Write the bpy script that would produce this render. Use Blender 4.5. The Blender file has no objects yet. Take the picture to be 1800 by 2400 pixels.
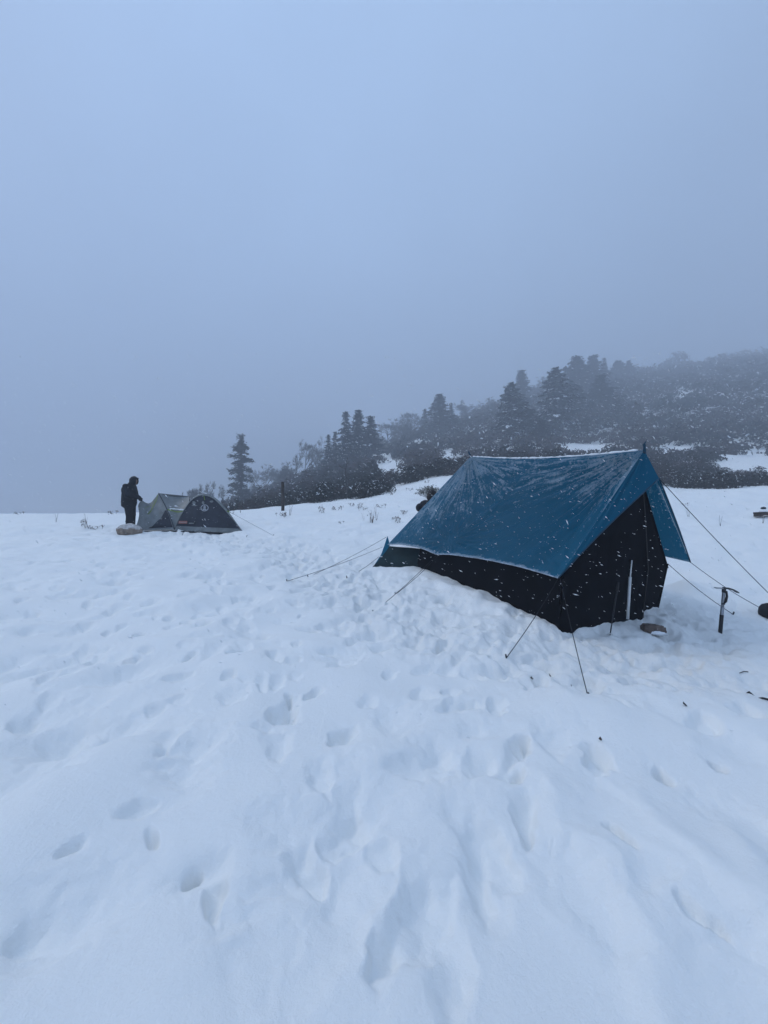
import bpy, math, random
import numpy as np
from mathutils import Vector

random.seed(7)
RNG = np.random.default_rng(11)
scene = bpy.context.scene
COL = scene.collection
R = math.radians

# ------------------------------------------------------------------ camera
CAM_H = 1.5
cam_d = bpy.data.cameras.new("camera")
cam_d.sensor_fit = 'HORIZONTAL'; cam_d.sensor_width = 36.0; cam_d.lens = 18.0
cam_d.clip_start = 0.05; cam_d.clip_end = 2000.0
cam = bpy.data.objects.new("camera", cam_d); COL.objects.link(cam)
cam.location = (0, 0, CAM_H); cam.rotation_euler = (R(90), 0, 0)
scene.camera = cam

# ------------------------------------------------------------------ world: snowy overcast
SUN_EL, SUN_AZ = 42.0, -72.0            # azimuth from +Y, negative = towards the left
world = bpy.data.worlds.new("World"); scene.world = world; world.use_nodes = True
wn = world.node_tree; wn.nodes.clear(); wl = wn.links
def wnode(t, **k):
    n = wn.nodes.new(t)
    for a, b in k.items(): setattr(n, a, b)
    return n
w_out = wnode('ShaderNodeOutputWorld')
sky = wnode('ShaderNodeTexSky', sky_type='NISHITA')
sky.sun_disc = False; sky.sun_elevation = R(SUN_EL); sky.sun_rotation = R(SUN_AZ)
sky.air_density = 1.0; sky.dust_density = 4.0; sky.ozone_density = 1.0; sky.altitude = 3000
bg1 = wnode('ShaderNodeBackground'); bg1.inputs[1].default_value = 0.05
wl.new(sky.outputs[0], bg1.inputs[0])
tc = wnode('ShaderNodeTexCoord'); sep = wnode('ShaderNodeSeparateXYZ')
wl.new(tc.outputs['Generated'], sep.inputs[0])
mr = wnode('ShaderNodeMapRange'); mr.inputs['From Min'].default_value = 0.0; mr.inputs['From Max'].default_value = 1.0
mr.inputs['To Min'].default_value = 0.22; mr.inputs['To Max'].default_value = 1.0
wl.new(sep.outputs['Z'], mr.inputs['Value'])
wnoise = wnode('ShaderNodeTexNoise'); wnoise.inputs['Scale'].default_value = 1.3; wnoise.inputs['Detail'].default_value = 3.0
wl.new(tc.outputs['Generated'], wnoise.inputs['Vector'])
mr2 = wnode('ShaderNodeMapRange'); mr2.inputs['From Min'].default_value = 0.3; mr2.inputs['From Max'].default_value = 0.7
mr2.inputs['To Min'].default_value = 0.90; mr2.inputs['To Max'].default_value = 1.10
wl.new(wnoise.outputs[0], mr2.inputs['Value'])
mul = wnode('ShaderNodeMath', operation='MULTIPLY'); wl.new(mr.outputs[0], mul.inputs[0]); wl.new(mr2.outputs[0], mul.inputs[1])
sunward = wnode('ShaderNodeVectorMath', operation='DOT_PRODUCT'); wl.new(tc.outputs['Generated'], sunward.inputs[0])
sunward.inputs[1].default_value = (math.sin(R(SUN_AZ)), math.cos(R(SUN_AZ)), 0.0)
mr3 = wnode('ShaderNodeMapRange'); mr3.inputs['From Min'].default_value = -1.0; mr3.inputs['To Min'].default_value = 0.84; mr3.inputs['To Max'].default_value = 1.16
wl.new(sunward.outputs['Value'], mr3.inputs['Value'])
mul0 = wnode('ShaderNodeMath', operation='MULTIPLY'); wl.new(mul.outputs[0], mul0.inputs[0]); wl.new(mr3.outputs[0], mul0.inputs[1]); mul = mul0
bg2 = wnode('ShaderNodeBackground'); bg2.inputs[0].default_value = (0.385, 0.545, 0.80, 1)
OVERCAST = 1.34
mul2 = wnode('ShaderNodeMath', operation='MULTIPLY'); mul2.inputs[1].default_value = OVERCAST
wl.new(mul.outputs[0], mul2.inputs[0]); wl.new(mul2.outputs[0], bg2.inputs[1])
add = wnode('ShaderNodeAddShader'); wl.new(bg1.outputs[0], add.inputs[0]); wl.new(bg2.outputs[0], add.inputs[1])
wl.new(add.outputs[0], w_out.inputs['Surface'])

sun_d = bpy.data.lights.new("sun", 'SUN'); sun_d.energy = 1.4; sun_d.angle = R(25); sun_d.color = (1.0, 0.96, 0.9)
sun = bpy.data.objects.new("sun", sun_d); COL.objects.link(sun)
_sv = Vector((math.sin(R(SUN_AZ)) * math.cos(R(SUN_EL)), math.cos(R(SUN_AZ)) * math.cos(R(SUN_EL)), math.sin(R(SUN_EL))))
sun.rotation_euler = _sv.to_track_quat('Z', 'Y').to_euler()
sun.location = (0, 0, 60)

vs = scene.view_settings
vs.view_transform = 'Standard'; vs.look = 'None'; vs.gamma = 1.0; vs.exposure = 0.0; vs.use_curve_mapping = False
cy = scene.cycles
cy.use_denoising = True; cy.use_adaptive_sampling = True; cy.adaptive_threshold = 0.03
try: cy.denoiser = 'OPENIMAGEDENOISE'
except Exception: pass
cy.max_bounces = 6; cy.diffuse_bounces = 3; cy.glossy_bounces = 2; cy.transmission_bounces = 4
cy.volume_bounces = 2; cy.transparent_max_bounces = 8
HAZE_DENSITY = 0.0040

# ------------------------------------------------------------------ helpers
def P(px, py, Y):
    """point at depth Y seen at photo pixel (px, py) of the 1800 x 2400 photograph"""
    return Vector(((px - 900) / 900 * Y, Y, CAM_H - (py - 1200) / 900 * Y))

def tag(o, label=None, cat=None, group=None, kind=None):
    if label: o['label'] = label
    if cat: o['category'] = cat
    if group: o['group'] = group
    if kind: o['kind'] = kind
    return o

def empty(name, loc=(0, 0, 0)):
    o = bpy.data.objects.new(name, None); o.empty_display_size = 0.1
    o.location = loc; COL.objects.link(o); return o

def link(name, me, parent=None, loc=None):
    """link mesh as object; with a parent the mesh is in the parent's local space"""
    o = bpy.data.objects.new(name, me); COL.objects.link(o)
    if parent: o.parent = parent
    if loc is not None: o.location = loc
    return o

def mesh_np(name, verts, faces, mats, mat_idx=None, smooth=False):
    """faces: (n,3) or (n,4) int array or list of lists"""
    me = bpy.data.meshes.new(name)
    v = np.asarray(verts, dtype=np.float32).reshape(-1, 3)
    if isinstance(faces, np.ndarray):
        nf, k = faces.shape
        me.vertices.add(len(v)); me.vertices.foreach_set('co', v.ravel())
        me.loops.add(nf * k); me.loops.foreach_set('vertex_index', faces.astype(np.int32).ravel())
        me.polygons.add(nf); me.polygons.foreach_set('loop_start', (np.arange(nf) * k).astype(np.int32))
        me.update(calc_edges=True)
    else:
        me.from_pydata([tuple(p) for p in v.tolist()], [], [list(f) for f in faces]); me.update()
    for m in (mats if isinstance(mats, (list, tuple)) else [mats]): me.materials.append(m)
    if mat_idx is not None: me.polygons.foreach_set('material_index', np.asarray(mat_idx, dtype=np.int32))
    if smooth: me.polygons.foreach_set('use_smooth', np.ones(len(me.polygons), dtype=bool))
    me.validate(); me.update()
    return me

class MB:
    """collects simple shapes into one mesh"""
    def __init__(s): s.v = []; s.f = []; s.m = []
    def _add(s, v, f, m=0):
        b = len(s.v); s.v += [tuple(p) for p in v]; s.f += [[i + b for i in q] for q in f]; s.m += [m] * len(f)
    def tube(s, pts, radii, n=6, m=0, cap=True):
        pts = [Vector(p) for p in pts]
        if not isinstance(radii, (list, tuple)): radii = [radii] * len(pts)
        rings = []; prev = None
        for i, p in enumerate(pts):
            t = (pts[min(i + 1, len(pts) - 1)] - pts[max(i - 1, 0)])
            t = t.normalized() if t.length > 1e-9 else Vector((0, 0, 1))
            if prev is None:
                a = Vector((0, 0, 1)) if abs(t.z) < 0.9 else Vector((1, 0, 0))
                u = t.cross(a).normalized()
            else:
                u = (prev - t * prev.dot(t)).normalized()
            prev = u; w = t.cross(u)
            rings.append([p + (u * math.cos(2 * math.pi * k / n) + w * math.sin(2 * math.pi * k / n)) * radii[i] for k in range(n)])
        v = [q for r in rings for q in r]; f = []
        for i in range(len(rings) - 1):
            for k in range(n):
                f.append([i * n + k, i * n + (k + 1) % n, (i + 1) * n + (k + 1) % n, (i + 1) * n + k])
        if cap:
            f.append(list(range(n))[::-1]); f.append([(len(rings) - 1) * n + k for k in range(n)])
        s._add(v, f, m)
    def prism(s, poly, y0, y1, m=0, frame=None):
        """poly: list of (x,z); extruded along y; frame = function mapping (x,y,z) -> point"""
        n = len(poly); fr = frame or (lambda x, y, z: (x, y, z))
        v = [fr(x, y0, z) for x, z in poly] + [fr(x, y1, z) for x, z in poly]
        f = [list(range(n)), [n + k for k in range(n)][::-1]] + [[k, n + k, n + (k + 1) % n, (k + 1) % n] for k in range(n)]
        s._add(v, f, m)
    def ellipsoid(s, c, r, nu=12, nv=8, m=0, rot=None):
        v = []; f = []
        for j in range(nv + 1):
            th = math.pi * j / nv
            for i in range(nu):
                ph = 2 * math.pi * i / nu
                p = Vector((r[0] * math.sin(th) * math.cos(ph), r[1] * math.sin(th) * math.sin(ph), r[2] * math.cos(th)))
                if rot: p = rot @ p
                v.append(p + Vector(c))
        for j in range(nv):
            for i in range(nu):
                f.append([j * nu + i, (j + 1) * nu + i, (j + 1) * nu + (i + 1) % nu, j * nu + (i + 1) % nu])
        s._add(v, f, m)
    def grid(s, fn, nu, nv, m=0):
        v = [fn(i / nu, j / nv) for j in range(nv + 1) for i in range(nu + 1)]
        f = [[j * (nu + 1) + i, j * (nu + 1) + i + 1, (j + 1) * (nu + 1) + i + 1, (j + 1) * (nu + 1) + i] for j in range(nv) for i in range(nu)]
        s._add(v, f, m)
    def mesh(s, name, mats, smooth=False):
        return mesh_np(name, np.array(s.v), s.f, mats, s.m, smooth)
    def build(s, name, mats, parent=None, smooth=False, loc=None):
        return link(name, s.mesh(name, mats, smooth), parent, loc)

# ---- noise
_perm = np.random.default_rng(5).permutation(4096).astype(np.int64)
def _hash(ix, iy): return _perm[(_perm[(ix) & 4095] + iy) & 4095]
def perlin(x, y):
    x = np.asarray(x, float); y = np.asarray(y, float)
    ix = np.floor(x).astype(np.int64); iy = np.floor(y).astype(np.int64)
    fx = x - ix; fy = y - iy
    u = fx * fx * fx * (fx * (fx * 6 - 15) + 10); v = fy * fy * fy * (fy * (fy * 6 - 15) + 10)
    def g(dx, dy):
        a = _hash(ix + dx, iy + dy) * (2 * math.pi / 4096)
        return np.cos(a) * (fx - dx) + np.sin(a) * (fy - dy)
    return (g(0, 0) * (1 - u) + g(1, 0) * u) * (1 - v) + (g(0, 1) * (1 - u) + g(1, 1) * u) * v * 1.0
def fbm(x, y, o=3, g=0.5):
    t = 0; a = 1.0
    for k in range(o):
        t = t + a * perlin(x * 2 ** k + 17.3 * k, y * 2 ** k - 9.1 * k); a *= g
    return t
def sstep(a, b, x):
    t = np.clip((x - a) / (b - a), 0.0, 1.0); return t * t * (3 - 2 * t)

# ------------------------------------------------------------------ materials
def nt(name):
    m = bpy.data.materials.new(name); m.use_nodes = True
    t = m.node_tree; b = t.nodes['Principled BSDF']; return m, t, b
def plain(name, col, rough=0.8, var=0.25, scale=8.0, bump=0.0, bscale=60.0, spec=0.3, metal=0.0):
    m, t, b = nt(name)
    b.inputs['Roughness'].default_value = rough; b.inputs['Specular IOR Level'].default_value = spec
    b.inputs['Metallic'].default_value = metal
    n = t.nodes.new('ShaderNodeTexNoise'); n.inputs['Scale'].default_value = scale; n.inputs['Detail'].default_value = 4
    tcn = t.nodes.new('ShaderNodeTexCoord'); t.links.new(tcn.outputs['Object'], n.inputs['Vector'])
    r = t.nodes.new('ShaderNodeValToRGB'); c = np.array(col)
    r.color_ramp.elements[0].position = 0.3; r.color_ramp.elements[1].position = 0.7
    r.color_ramp.elements[0].color = (*(c * (1 - var)), 1); r.color_ramp.elements[1].color = (*np.minimum(c * (1 + var), 1), 1)
    t.links.new(n.outputs[0], r.inputs[0]); t.links.new(r.outputs[0], b.inputs['Base Color'])
    if bump > 0:
        n2 = t.nodes.new('ShaderNodeTexNoise'); n2.inputs['Scale'].default_value = bscale; n2.inputs['Detail'].default_value = 5
        t.links.new(tcn.outputs['Object'], n2.inputs['Vector'])
        bp = t.nodes.new('ShaderNodeBump'); bp.inputs['Strength'].default_value = bump; bp.inputs['Distance'].default_value = 0.02
        t.links.new(n2.outputs[0], bp.inputs['Height']); t.links.new(bp.outputs[0], b.inputs['Normal'])
    return m
def leafy(name, col, var=0.35):
    """foliage: colour varies from leaf to leaf"""
    m, t, b = nt(name); b.inputs['Roughness'].default_value = 0.8; b.inputs['Specular IOR Level'].default_value = 0.15
    gi = t.nodes.new('ShaderNodeNewGeometry'); r = t.nodes.new('ShaderNodeValToRGB'); c = np.array(col)
    r.color_ramp.elements[0].color = (*(c * (1 - var)), 1); r.color_ramp.elements[1].color = (*(c * (1 + var)), 1)
    t.links.new(gi.outputs['Random Per Island'], r.inputs[0]); t.links.new(r.outputs[0], b.inputs['Base Color'])
    return m

M_snowbit = plain('snow_lying', (0.84, 0.86, 0.88), 0.7, 0.03)
M_needles = leafy('needles', (0.020, 0.026, 0.023))
M_bark = plain('bark', (0.045, 0.038, 0.034), 0.9, 0.3, 6, 0.6, 20)
M_twig = plain('twig', (0.085, 0.080, 0.075), 0.9, 0.3, 3)
M_rhodo = leafy('evergreen_leaf', (0.026, 0.026, 0.021), 0.4)
M_heath = leafy('heath_twig', (0.056, 0.045, 0.040), 0.4)
M_dry = leafy('dry_stalk', (0.10, 0.075, 0.06), 0.4)
M_black = plain('black_canvas', (0.0055, 0.006, 0.0085), 0.9, 0.3, 3, 0.3, 200, 0.03)
M_rope = plain('rope', (0.008, 0.0085, 0.012), 0.8, 0.2, 40)
M_white = plain('white_pole', (0.62, 0.63, 0.62), 0.45, 0.08, 20)
M_darkmetal = plain('dark_metal', (0.035, 0.036, 0.04), 0.4, 0.2, 30, 0, 1, 0.5, 0.6)
M_steel = plain('steel', (0.30, 0.31, 0.33), 0.35, 0.2, 30, 0, 1, 0.5, 0.9)
M_rubber = plain('rubber', (0.018, 0.017, 0.018), 0.6, 0.2, 40)
M_wood = plain('weathered_wood', (0.045, 0.034, 0.028), 0.9, 0.4, 9, 0.5, 25)
M_darkstone = plain('dark_stone', (0.022, 0.023, 0.026), 0.85, 0.35, 14, 0.5, 30)
M_jacket = plain('jacket_cloth', (0.008, 0.009, 0.013), 0.75, 0.5, 10, 0.4, 30, 0.2)
M_trouser = plain('trouser_cloth', (0.006, 0.006, 0.009), 0.8, 0.3, 10, 0.4, 30, 0.2)
M_skin = plain('skin', (0.17, 0.105, 0.08), 0.6, 0.1)
M_glove = plain('glove', (0.010, 0.010, 0.013), 0.8, 0.2)
M_hair = plain('hair', (0.012, 0.008, 0.007), 0.6, 0.3)

# snow ground: white snow, bare heath where scrub grows, faint soil in the trampled places
def snow_ground_material():
    m, t, b = nt('snow_ground'); L = t.links
    b.inputs['Roughness'].default_value = 0.65; b.inputs['Specular IOR Level'].default_value = 0.25
    tcn = t.nodes.new('ShaderNodeTexCoord')
    at = t.nodes.new('ShaderNodeAttribute'); at.attribute_name = 'scrub'
    ad = t.nodes.new('ShaderNodeAttribute'); ad.attribute_name = 'trodden'
    n1 = t.nodes.new('ShaderNodeTexNoise'); n1.inputs['Scale'].default_value = 0.7; n1.inputs['Detail'].default_value = 8; n1.inputs['Roughness'].default_value = 0.65
    L.new(tcn.outputs['Object'], n1.inputs['Vector'])
    mx = t.nodes.new('ShaderNodeMath'); mx.operation = 'ADD'; L.new(at.outputs['Fac'], mx.inputs[0]); L.new(n1.outputs[0], mx.inputs[1])
    rp = t.nodes.new('ShaderNodeMapRange'); rp.inputs['From Min'].default_value = 0.98; rp.inputs['From Max'].default_value = 1.10
    L.new(mx.outputs[0], rp.inputs['Value'])
    heath = t.nodes.new('ShaderNodeValToRGB'); heath.color_ramp.elements[0].color = (0.035, 0.030, 0.026, 1); heath.color_ramp.elements[1].color = (0.085, 0.072, 0.06, 1)
    L.new(n1.outputs[0], heath.inputs[0])
    # soil flecks kicked up where people have walked
    n2 = t.nodes.new('ShaderNodeTexNoise'); n2.inputs['Scale'].default_value = 9.0; n2.inputs['Detail'].default_value = 6; n2.inputs['Roughness'].default_value = 0.7
    L.new(tcn.outputs['Object'], n2.inputs['Vector'])
    r2 = t.nodes.new('ShaderNodeMapRange'); r2.inputs['From Min'].default_value = 0.56; r2.inputs['From Max'].default_value = 0.80; r2.inputs['To Max'].default_value = 0.16
    L.new(n2.outputs[0], r2.inputs['Value'])
    m2 = t.nodes.new('ShaderNodeMath'); m2.operation = 'MULTIPLY'; L.new(r2.outputs[0], m2.inputs[0]); L.new(ad.outputs['Fac'], m2.inputs[1])
    mixa = t.nodes.new('ShaderNodeMix'); mixa.data_type = 'RGBA'
    mixa.inputs[6].default_value = (0.90, 0.90, 0.875, 1); mixa.inputs[7].default_value = (0.30, 0.26, 0.22, 1)
    L.new(m2.outputs[0], mixa.inputs[0])
    mixb = t.nodes.new('ShaderNodeMix'); mixb.data_type = 'RGBA'
    L.new(rp.outputs[0], mixb.inputs[0]); L.new(mixa.outputs[2], mixb.inputs[6]); L.new(heath.outputs[0], mixb.inputs[7])
    L.new(mixb.outputs[2], b.inputs['Base Color'])
    g1 = t.nodes.new('ShaderNodeTexNoise'); g1.inputs['Scale'].default_value = 45; g1.inputs['Detail'].default_value = 6; g1.inputs['Roughness'].default_value = 0.65
    L.new(tcn.outputs['Object'], g1.inputs['Vector'])
    g2 = t.nodes.new('ShaderNodeTexNoise'); g2.inputs['Scale'].default_value = 170; g2.inputs['Detail'].default_value = 3
    L.new(tcn.outputs['Object'], g2.inputs['Vector'])
    ga = t.nodes.new('ShaderNodeMath'); ga.operation = 'MULTIPLY_ADD'; ga.inputs[1].default_value = 0.3; L.new(g2.outputs[0], ga.inputs[0]); L.new(g1.outputs[0], ga.inputs[2])
    st = t.nodes.new('ShaderNodeMapRange'); st.inputs['To Min'].default_value = 0.42; st.inputs['To Max'].default_value = 0.75; L.new(ad.outputs['Fac'], st.inputs['Value'])
    bp = t.nodes.new('ShaderNodeBump'); bp.inputs['Distance'].default_value = 0.016; L.new(st.outputs[0], bp.inputs['Strength'])
    L.new(ga.outputs[0], bp.inputs['Height']); L.new(bp.outputs[0], b.inputs['Normal'])
    return m
M_ground = snow_ground_material()

# ------------------------------------------------------------------ terrain heights
T_PX = np.array([-300, 0, 250, 450, 600, 750, 900, 1050, 1200, 1400, 1600, 1800, 2200], float)
T_Y = np.array([0.3, 2.5, 4.4, 7.2, 9.5, 12, 14.5, 17, 22, 30, 45, 60, 80, 100, 120, 160, 350], float)
T_Z = np.array([
 [0.0]*13,
 [0.02]*13,
 [0.18,0.18,0.18,0.18,0.18,0.18,0.18,0.18,0.17,0.16,0.14,0.13,0.12],
 [0.46,0.46,0.46,0.46,0.46,0.46,0.46,0.46,0.46,0.46,0.42,0.42,0.42],
 [0.70,0.70,0.70,0.70,0.70,0.70,0.72,0.75,0.75,0.75,0.78,0.80,0.80],
 [0.96,0.96,0.95,0.95,0.96,1.00,1.05,1.10,1.20,1.25,1.30,1.38,1.40],
 [1.24,1.26,1.26,1.25,1.26,1.30,1.38,1.55,1.70,1.80,1.95,2.02,2.1],
 [1.42,1.45,1.46,1.47,1.50,1.56,1.70,2.00,2.25,2.35,2.42,2.58,2.7],
 [0.90,1.15,1.25,1.42,1.62,1.95,2.30,2.90,3.30,3.20,2.50,2.85,3.4],
 [-.50,-.20,0.10,0.95,1.75,2.60,3.40,4.70,5.20,5.00,3.70,4.00,5.0],
 [-4.0,-3.5,-3.0,-0.3,2.30,5.00,6.50,7.30,7.60,8.00,8.00,8.50,10.],
 [-8.0,-7.5,-6.0,0.30,3.60,7.80,10.0,11.3,12.0,13.0,14.5,16.0,19.],
 [-14.,-13.,-10.,-1.0,4.20,9.50,15.0,19.0,21.5,24.0,26.0,29.0,30.],
 [-19.,-18.,-14.,-4.0,3.00,9.00,17.0,24.0,30.0,35.0,37.0,41.0,42.],
 [-23.,-22.,-18.,-8.0,1.00,8.00,17.0,26.0,35.0,43.0,46.0,50.0,51.],
 [-26.,-26.,-24.,-14.,-4.0,6.00,14.0,22.0,28.0,33.0,38.0,44.0,44.],
 [-28.,-28.,-28.,-28.,-20.,-8.0,0.00,10.0,20.0,30.0,35.0,40.0,45.]])
# the hill is larger and farther than the first survey: stretch everything beyond the meadow
def far_y(Y): return np.interp(Y, [0, 22, 30, 45, 60, 80, 100, 120, 160, 350], [0, 22, 35, 66, 98, 150, 222, 305, 400, 640])
_ny = far_y(T_Y); T_Z = CAM_H + (T_Z - CAM_H) * (_ny / T_Y)[:, None]; T_Z[-3:, 0:4] = np.maximum(T_Z[-3:, 0:4], -40); T_Y = _ny
_th_cols = np.concatenate([[-math.pi, -2.0], np.arctan((T_PX - 900) / 900), [2.0, math.pi]])
_zt = np.concatenate([T_Z[:, :1] * 0.25, T_Z[:, :1] * 0.5, T_Z, T_Z[:, -1:] * 0.5, T_Z[:, -1:] * 0.25], axis=1)
_NT, _NR = 720, 420
_thf = np.linspace(-math.pi, math.pi, _NT); _lr0, _lr1 = math.log(0.3), math.log(640.0)
_lrf = np.linspace(_lr0, _lr1, _NR)
_tmp = np.stack([np.interp(_thf, _th_cols, _zt[i]) for i in range(len(T_Y))])
_ras = np.stack([np.interp(np.exp(_lrf), T_Y, _tmp[:, j]) for j in range(_NT)], axis=1)       # (NR, NT)
def _blur(a, k, ax):
    ker = np.hanning(2 * k + 3)[1:-1]; ker /= ker.sum()
    pad = [(k, k) if i == ax else (0, 0) for i in range(2)]
    b = np.pad(a, pad, mode='edge' if ax == 0 else 'wrap')
    return np.apply_along_axis(lambda r: np.convolve(r, ker, mode='valid'), ax, b)
_ras = _blur(_blur(_ras, 7, 0), 14, 1)
def z_base(x, y):
    x = np.asarray(x, float); y = np.asarray(y, float)
    th = np.arctan2(x, y); r = np.hypot(x, y)
    rho = np.clip(r * np.cos(np.clip(np.abs(th), 0, 0.95)), 0.3, 639.9)
    ft = (th + math.pi) / (2 * math.pi) * (_NT - 1); fr = (np.log(rho) - _lr0) / (_lr1 - _lr0) * (_NR - 1)
    it = np.clip(ft.astype(int), 0, _NT - 2); ir = np.clip(fr.astype(int), 0, _NR - 2)
    a = ft - it; b = fr - ir
    return (_ras[ir, it] * (1 - a) + _ras[ir, it + 1] * a) * (1 - b) + (_ras[ir + 1, it] * (1 - a) + _ras[ir + 1, it + 1] * a) * b

def pix_ground(px, py, zf=None):
    """where the sight line of a photo pixel meets the ground"""
    ys = np.exp(np.linspace(math.log(0.8), math.log(400), 3000))
    xs = (px - 900) / 900 * ys; zs = CAM_H - (py - 1200) / 900 * ys
    d = zs - (zf or z_base)(xs, ys)
    k = np.argmax(d < 0) if (d < 0).any() else len(ys) - 1
    return float(xs[k]), float(ys[k])

# big tent footprint on the ground (needed for the snow banked against it)
AX = np.array([-0.447, 0.894]); NRM = np.array([0.894, 0.447]); MID = np.array([2.9, 4.85])
TENT_A = np.array([2.0, 4.4]); TENT_B = np.array([0.60, 7.2])
def seg_dist(x, y, a, b):
    d = b - a; L2 = (d ** 2).sum()
    t = ((x - a[0]) * d[0] + (y - a[1]) * d[1]) / L2; tcl = np.clip(t, 0, 1)
    return np.hypot(x - a[0] - tcl * d[0], y - a[1] - tcl * d[1]), t
def side(x, y, a, b):
    d = b - a; n = np.array([-d[1], d[0]]) / np.hypot(*d)
    return (x - a[0]) * n[0] + (y - a[1]) * n[1]

WALK = [np.array(p) for p in [(3.6, 4.3), (2.6, 3.7), (1.3, 4.0), (0.1, 5.2), (-0.7, 6.5), (-1.9, 8.4), (-3.2, 9.8), (-5.0, 10.9), (-6.6, 11.3)]]
def trodden(x, y):
    d = np.full(np.shape(x), 99.0)
    for a, b in zip(WALK[:-1], WALK[1:]): d = np.minimum(d, seg_dist(x, y, a, b)[0])
    m = 1 - sstep(0.35, 1.25, d + 0.5 * perlin(x * 1.3, y * 1.3))
    ap = np.hypot((x - 3.9) / 1.5, (y - 4.6) / 0.9)
    m = np.maximum(m, 1 - sstep(0.6, 1.3, ap + 0.3 * perlin(x * 1.5 + 5, y * 1.5)))
    return m

# prints in the snow: (px, py, length m, width m, angle deg in plan (0 = away from camera), depth m, edge sharpness)
PRINTS_PX = [
 (1160, 1970, .38, .19, 8, .060, .75), (955, 2160, .46, .20, 25, .055, .7), (985, 2060, .30, .17, 30, .035, .4), (880, 2250, .18, .13, 20, .05, .7),
 (415, 1805, .42, .17, 62, .055, .7), (310, 1912, .26, .10, 65, .050, .8), (130, 1812, .30, .16, 60, .06, .6),
 (362, 1970, .13, .05, -25, .06, .9), (160, 2005, .12, .05, 20, .05, .8), (446, 2046, .09, .06, 20, .07, .9), (503, 2108, .18, .07, -25, .08, .9),
 (60, 2182, .18, .12, 50, .05, .6), (560, 2150, .26, .12, 35, .03, .3), (810, 1940, .30, .20, 35, .055, .8), (900, 1995, .20, .18, 60, .040, .7),
 (800, 2085, .34, .22, 40, .03, .3), (1190, 1795, .34, .22, 70, .055, .5), (1215, 1800, .16, .10, 60, .05, .8),
 (1558, 1792, .16, .12, 80, .10, .8), (1682, 1776, .12, .09, 80, .08, .8), (1455, 1932, .18, .07, -35, .06, .9), (1652, 2118, .18, .05, -30, .05, .9),
 (655, 1682, .30, .22, 60, .07, .6), (540, 1640, .28, .20, 30, .04, .5), (680, 1550, .26, .13, 70, .05, .7), (563, 1532, .34, .17, 75, .07, .8),
 (415, 1588, .34, .15, 75, .045, .8), (365, 1655, .28, .12, 80, .035, .8), (130, 1512, .55, .2, 70, .05, .5), (60, 1560, .5, .2, 70, .06, .5), (150, 1573, .34, .14, 65, .045, .7),
 (335, 1430, .55, .2, 60, .05, .6), (392, 1440, .2, .12, 50, .05, .7), (322, 1478, .2, .11, 70, .07, .9), (245, 1540, .45, .3, 30, .05, .3), (260, 1690, .5, .22, 60, .035, .4),
 (40, 1690, .3, .2, 60, .05, .7), (540, 1455, .24, .12, 80, .04, .8), (480, 1495, .5, .2, 80, .03, .5), (690, 1510, .2, .12, 60, .04, .7), (730, 1625, .2, .1, 20, .05, .8), (675, 1640, .16, .07, 5, .05, .8),
 (800, 1735, .3, .2, 70, .03, .4), (860, 1650, .24, .14, 60, .03, .5), (760, 1460, .3, .16, 80, .05, .6), (620, 1405, .3, .18, 60, .05, .5), (575, 1395, .4, .2, 70, .05, .5),
 (1060, 1655, .34, .16, 40, .05, .5), (1100, 1645, .3, .13, 70, .05, .6), (985, 1625, .34, .18, 60, .04, .5), (1240, 1735, .14, .1, 60, .05, .7), (1330, 1730, .4, .26, 40, .035, .4),
 (160, 1310, .5, .22, 80, .07, .8), (325, 1337, .3, .15, 70, .06, .8), (45, 1360, .4, .2, 80, .06, .7), (130, 1350, .3, .15, 60, .05, .8), (280, 1367, .34, .16, 70, .05, .7),
 (440, 1350, .3, .16, 40, .05, .6), (475, 1320, .3, .16, 40, .05, .6), (540, 1374, .3, .16, 60, .05, .6), (180, 1390, .9, .2, 60, .05, .5), (640, 1375, .3, .18, 10, .06, .6),
 (970, 1505, .24, .2, 60, .05, .7), (910, 1480, .3, .15, 60, .03, .6), (1040, 1560, .3, .16, 70, .05, .6), (1090, 1430, .3, .2, 60, .04, .6)]
PRINTS = []
for k_, (px, py, ln, wd, an, dp, sh) in enumerate(PRINTS_PX):
    gx, gy = pix_ground(px, py); PRINTS.append((gx, gy, ln * (0.45 if an < 50 else 0.32), wd * 0.45, R(an + (k_ * 37 % 50) - 25), dp * (0.68 if py > 1700 else 0.9), sh * (0.72 if py > 1700 and px < 700 else 1)))
_pr = random.Random(3)
for k in range(420):                                       # older, half-filled prints all over the meadow
    y = 2.2 + 11 * _pr.random() ** 0.8; x = _pr.uniform(-1.05, 0.65) * y
    if x > 0.9 and y > 3.6: continue
    PRINTS.append((x, y, _pr.uniform(.05, .13), _pr.uniform(.035, .08), R(_pr.uniform(-60, 120)), _pr.uniform(.012, .05), _pr.uniform(.1, .9)))
for k in range(170):                                       # broad, almost filled hollows near the camera
    y = 1.25 + 6.5 * _pr.random() ** 1.2; x = _pr.uniform(-1.05, 1.0) * y
    if x > 0.9 and y > 3.3: continue
    PRINTS.append((x, y, _pr.uniform(.10, .26), _pr.uniform(.06, .13), R(_pr.uniform(-30, 100)), _pr.uniform(.012, .04), _pr.uniform(.05, .6)))
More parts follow.
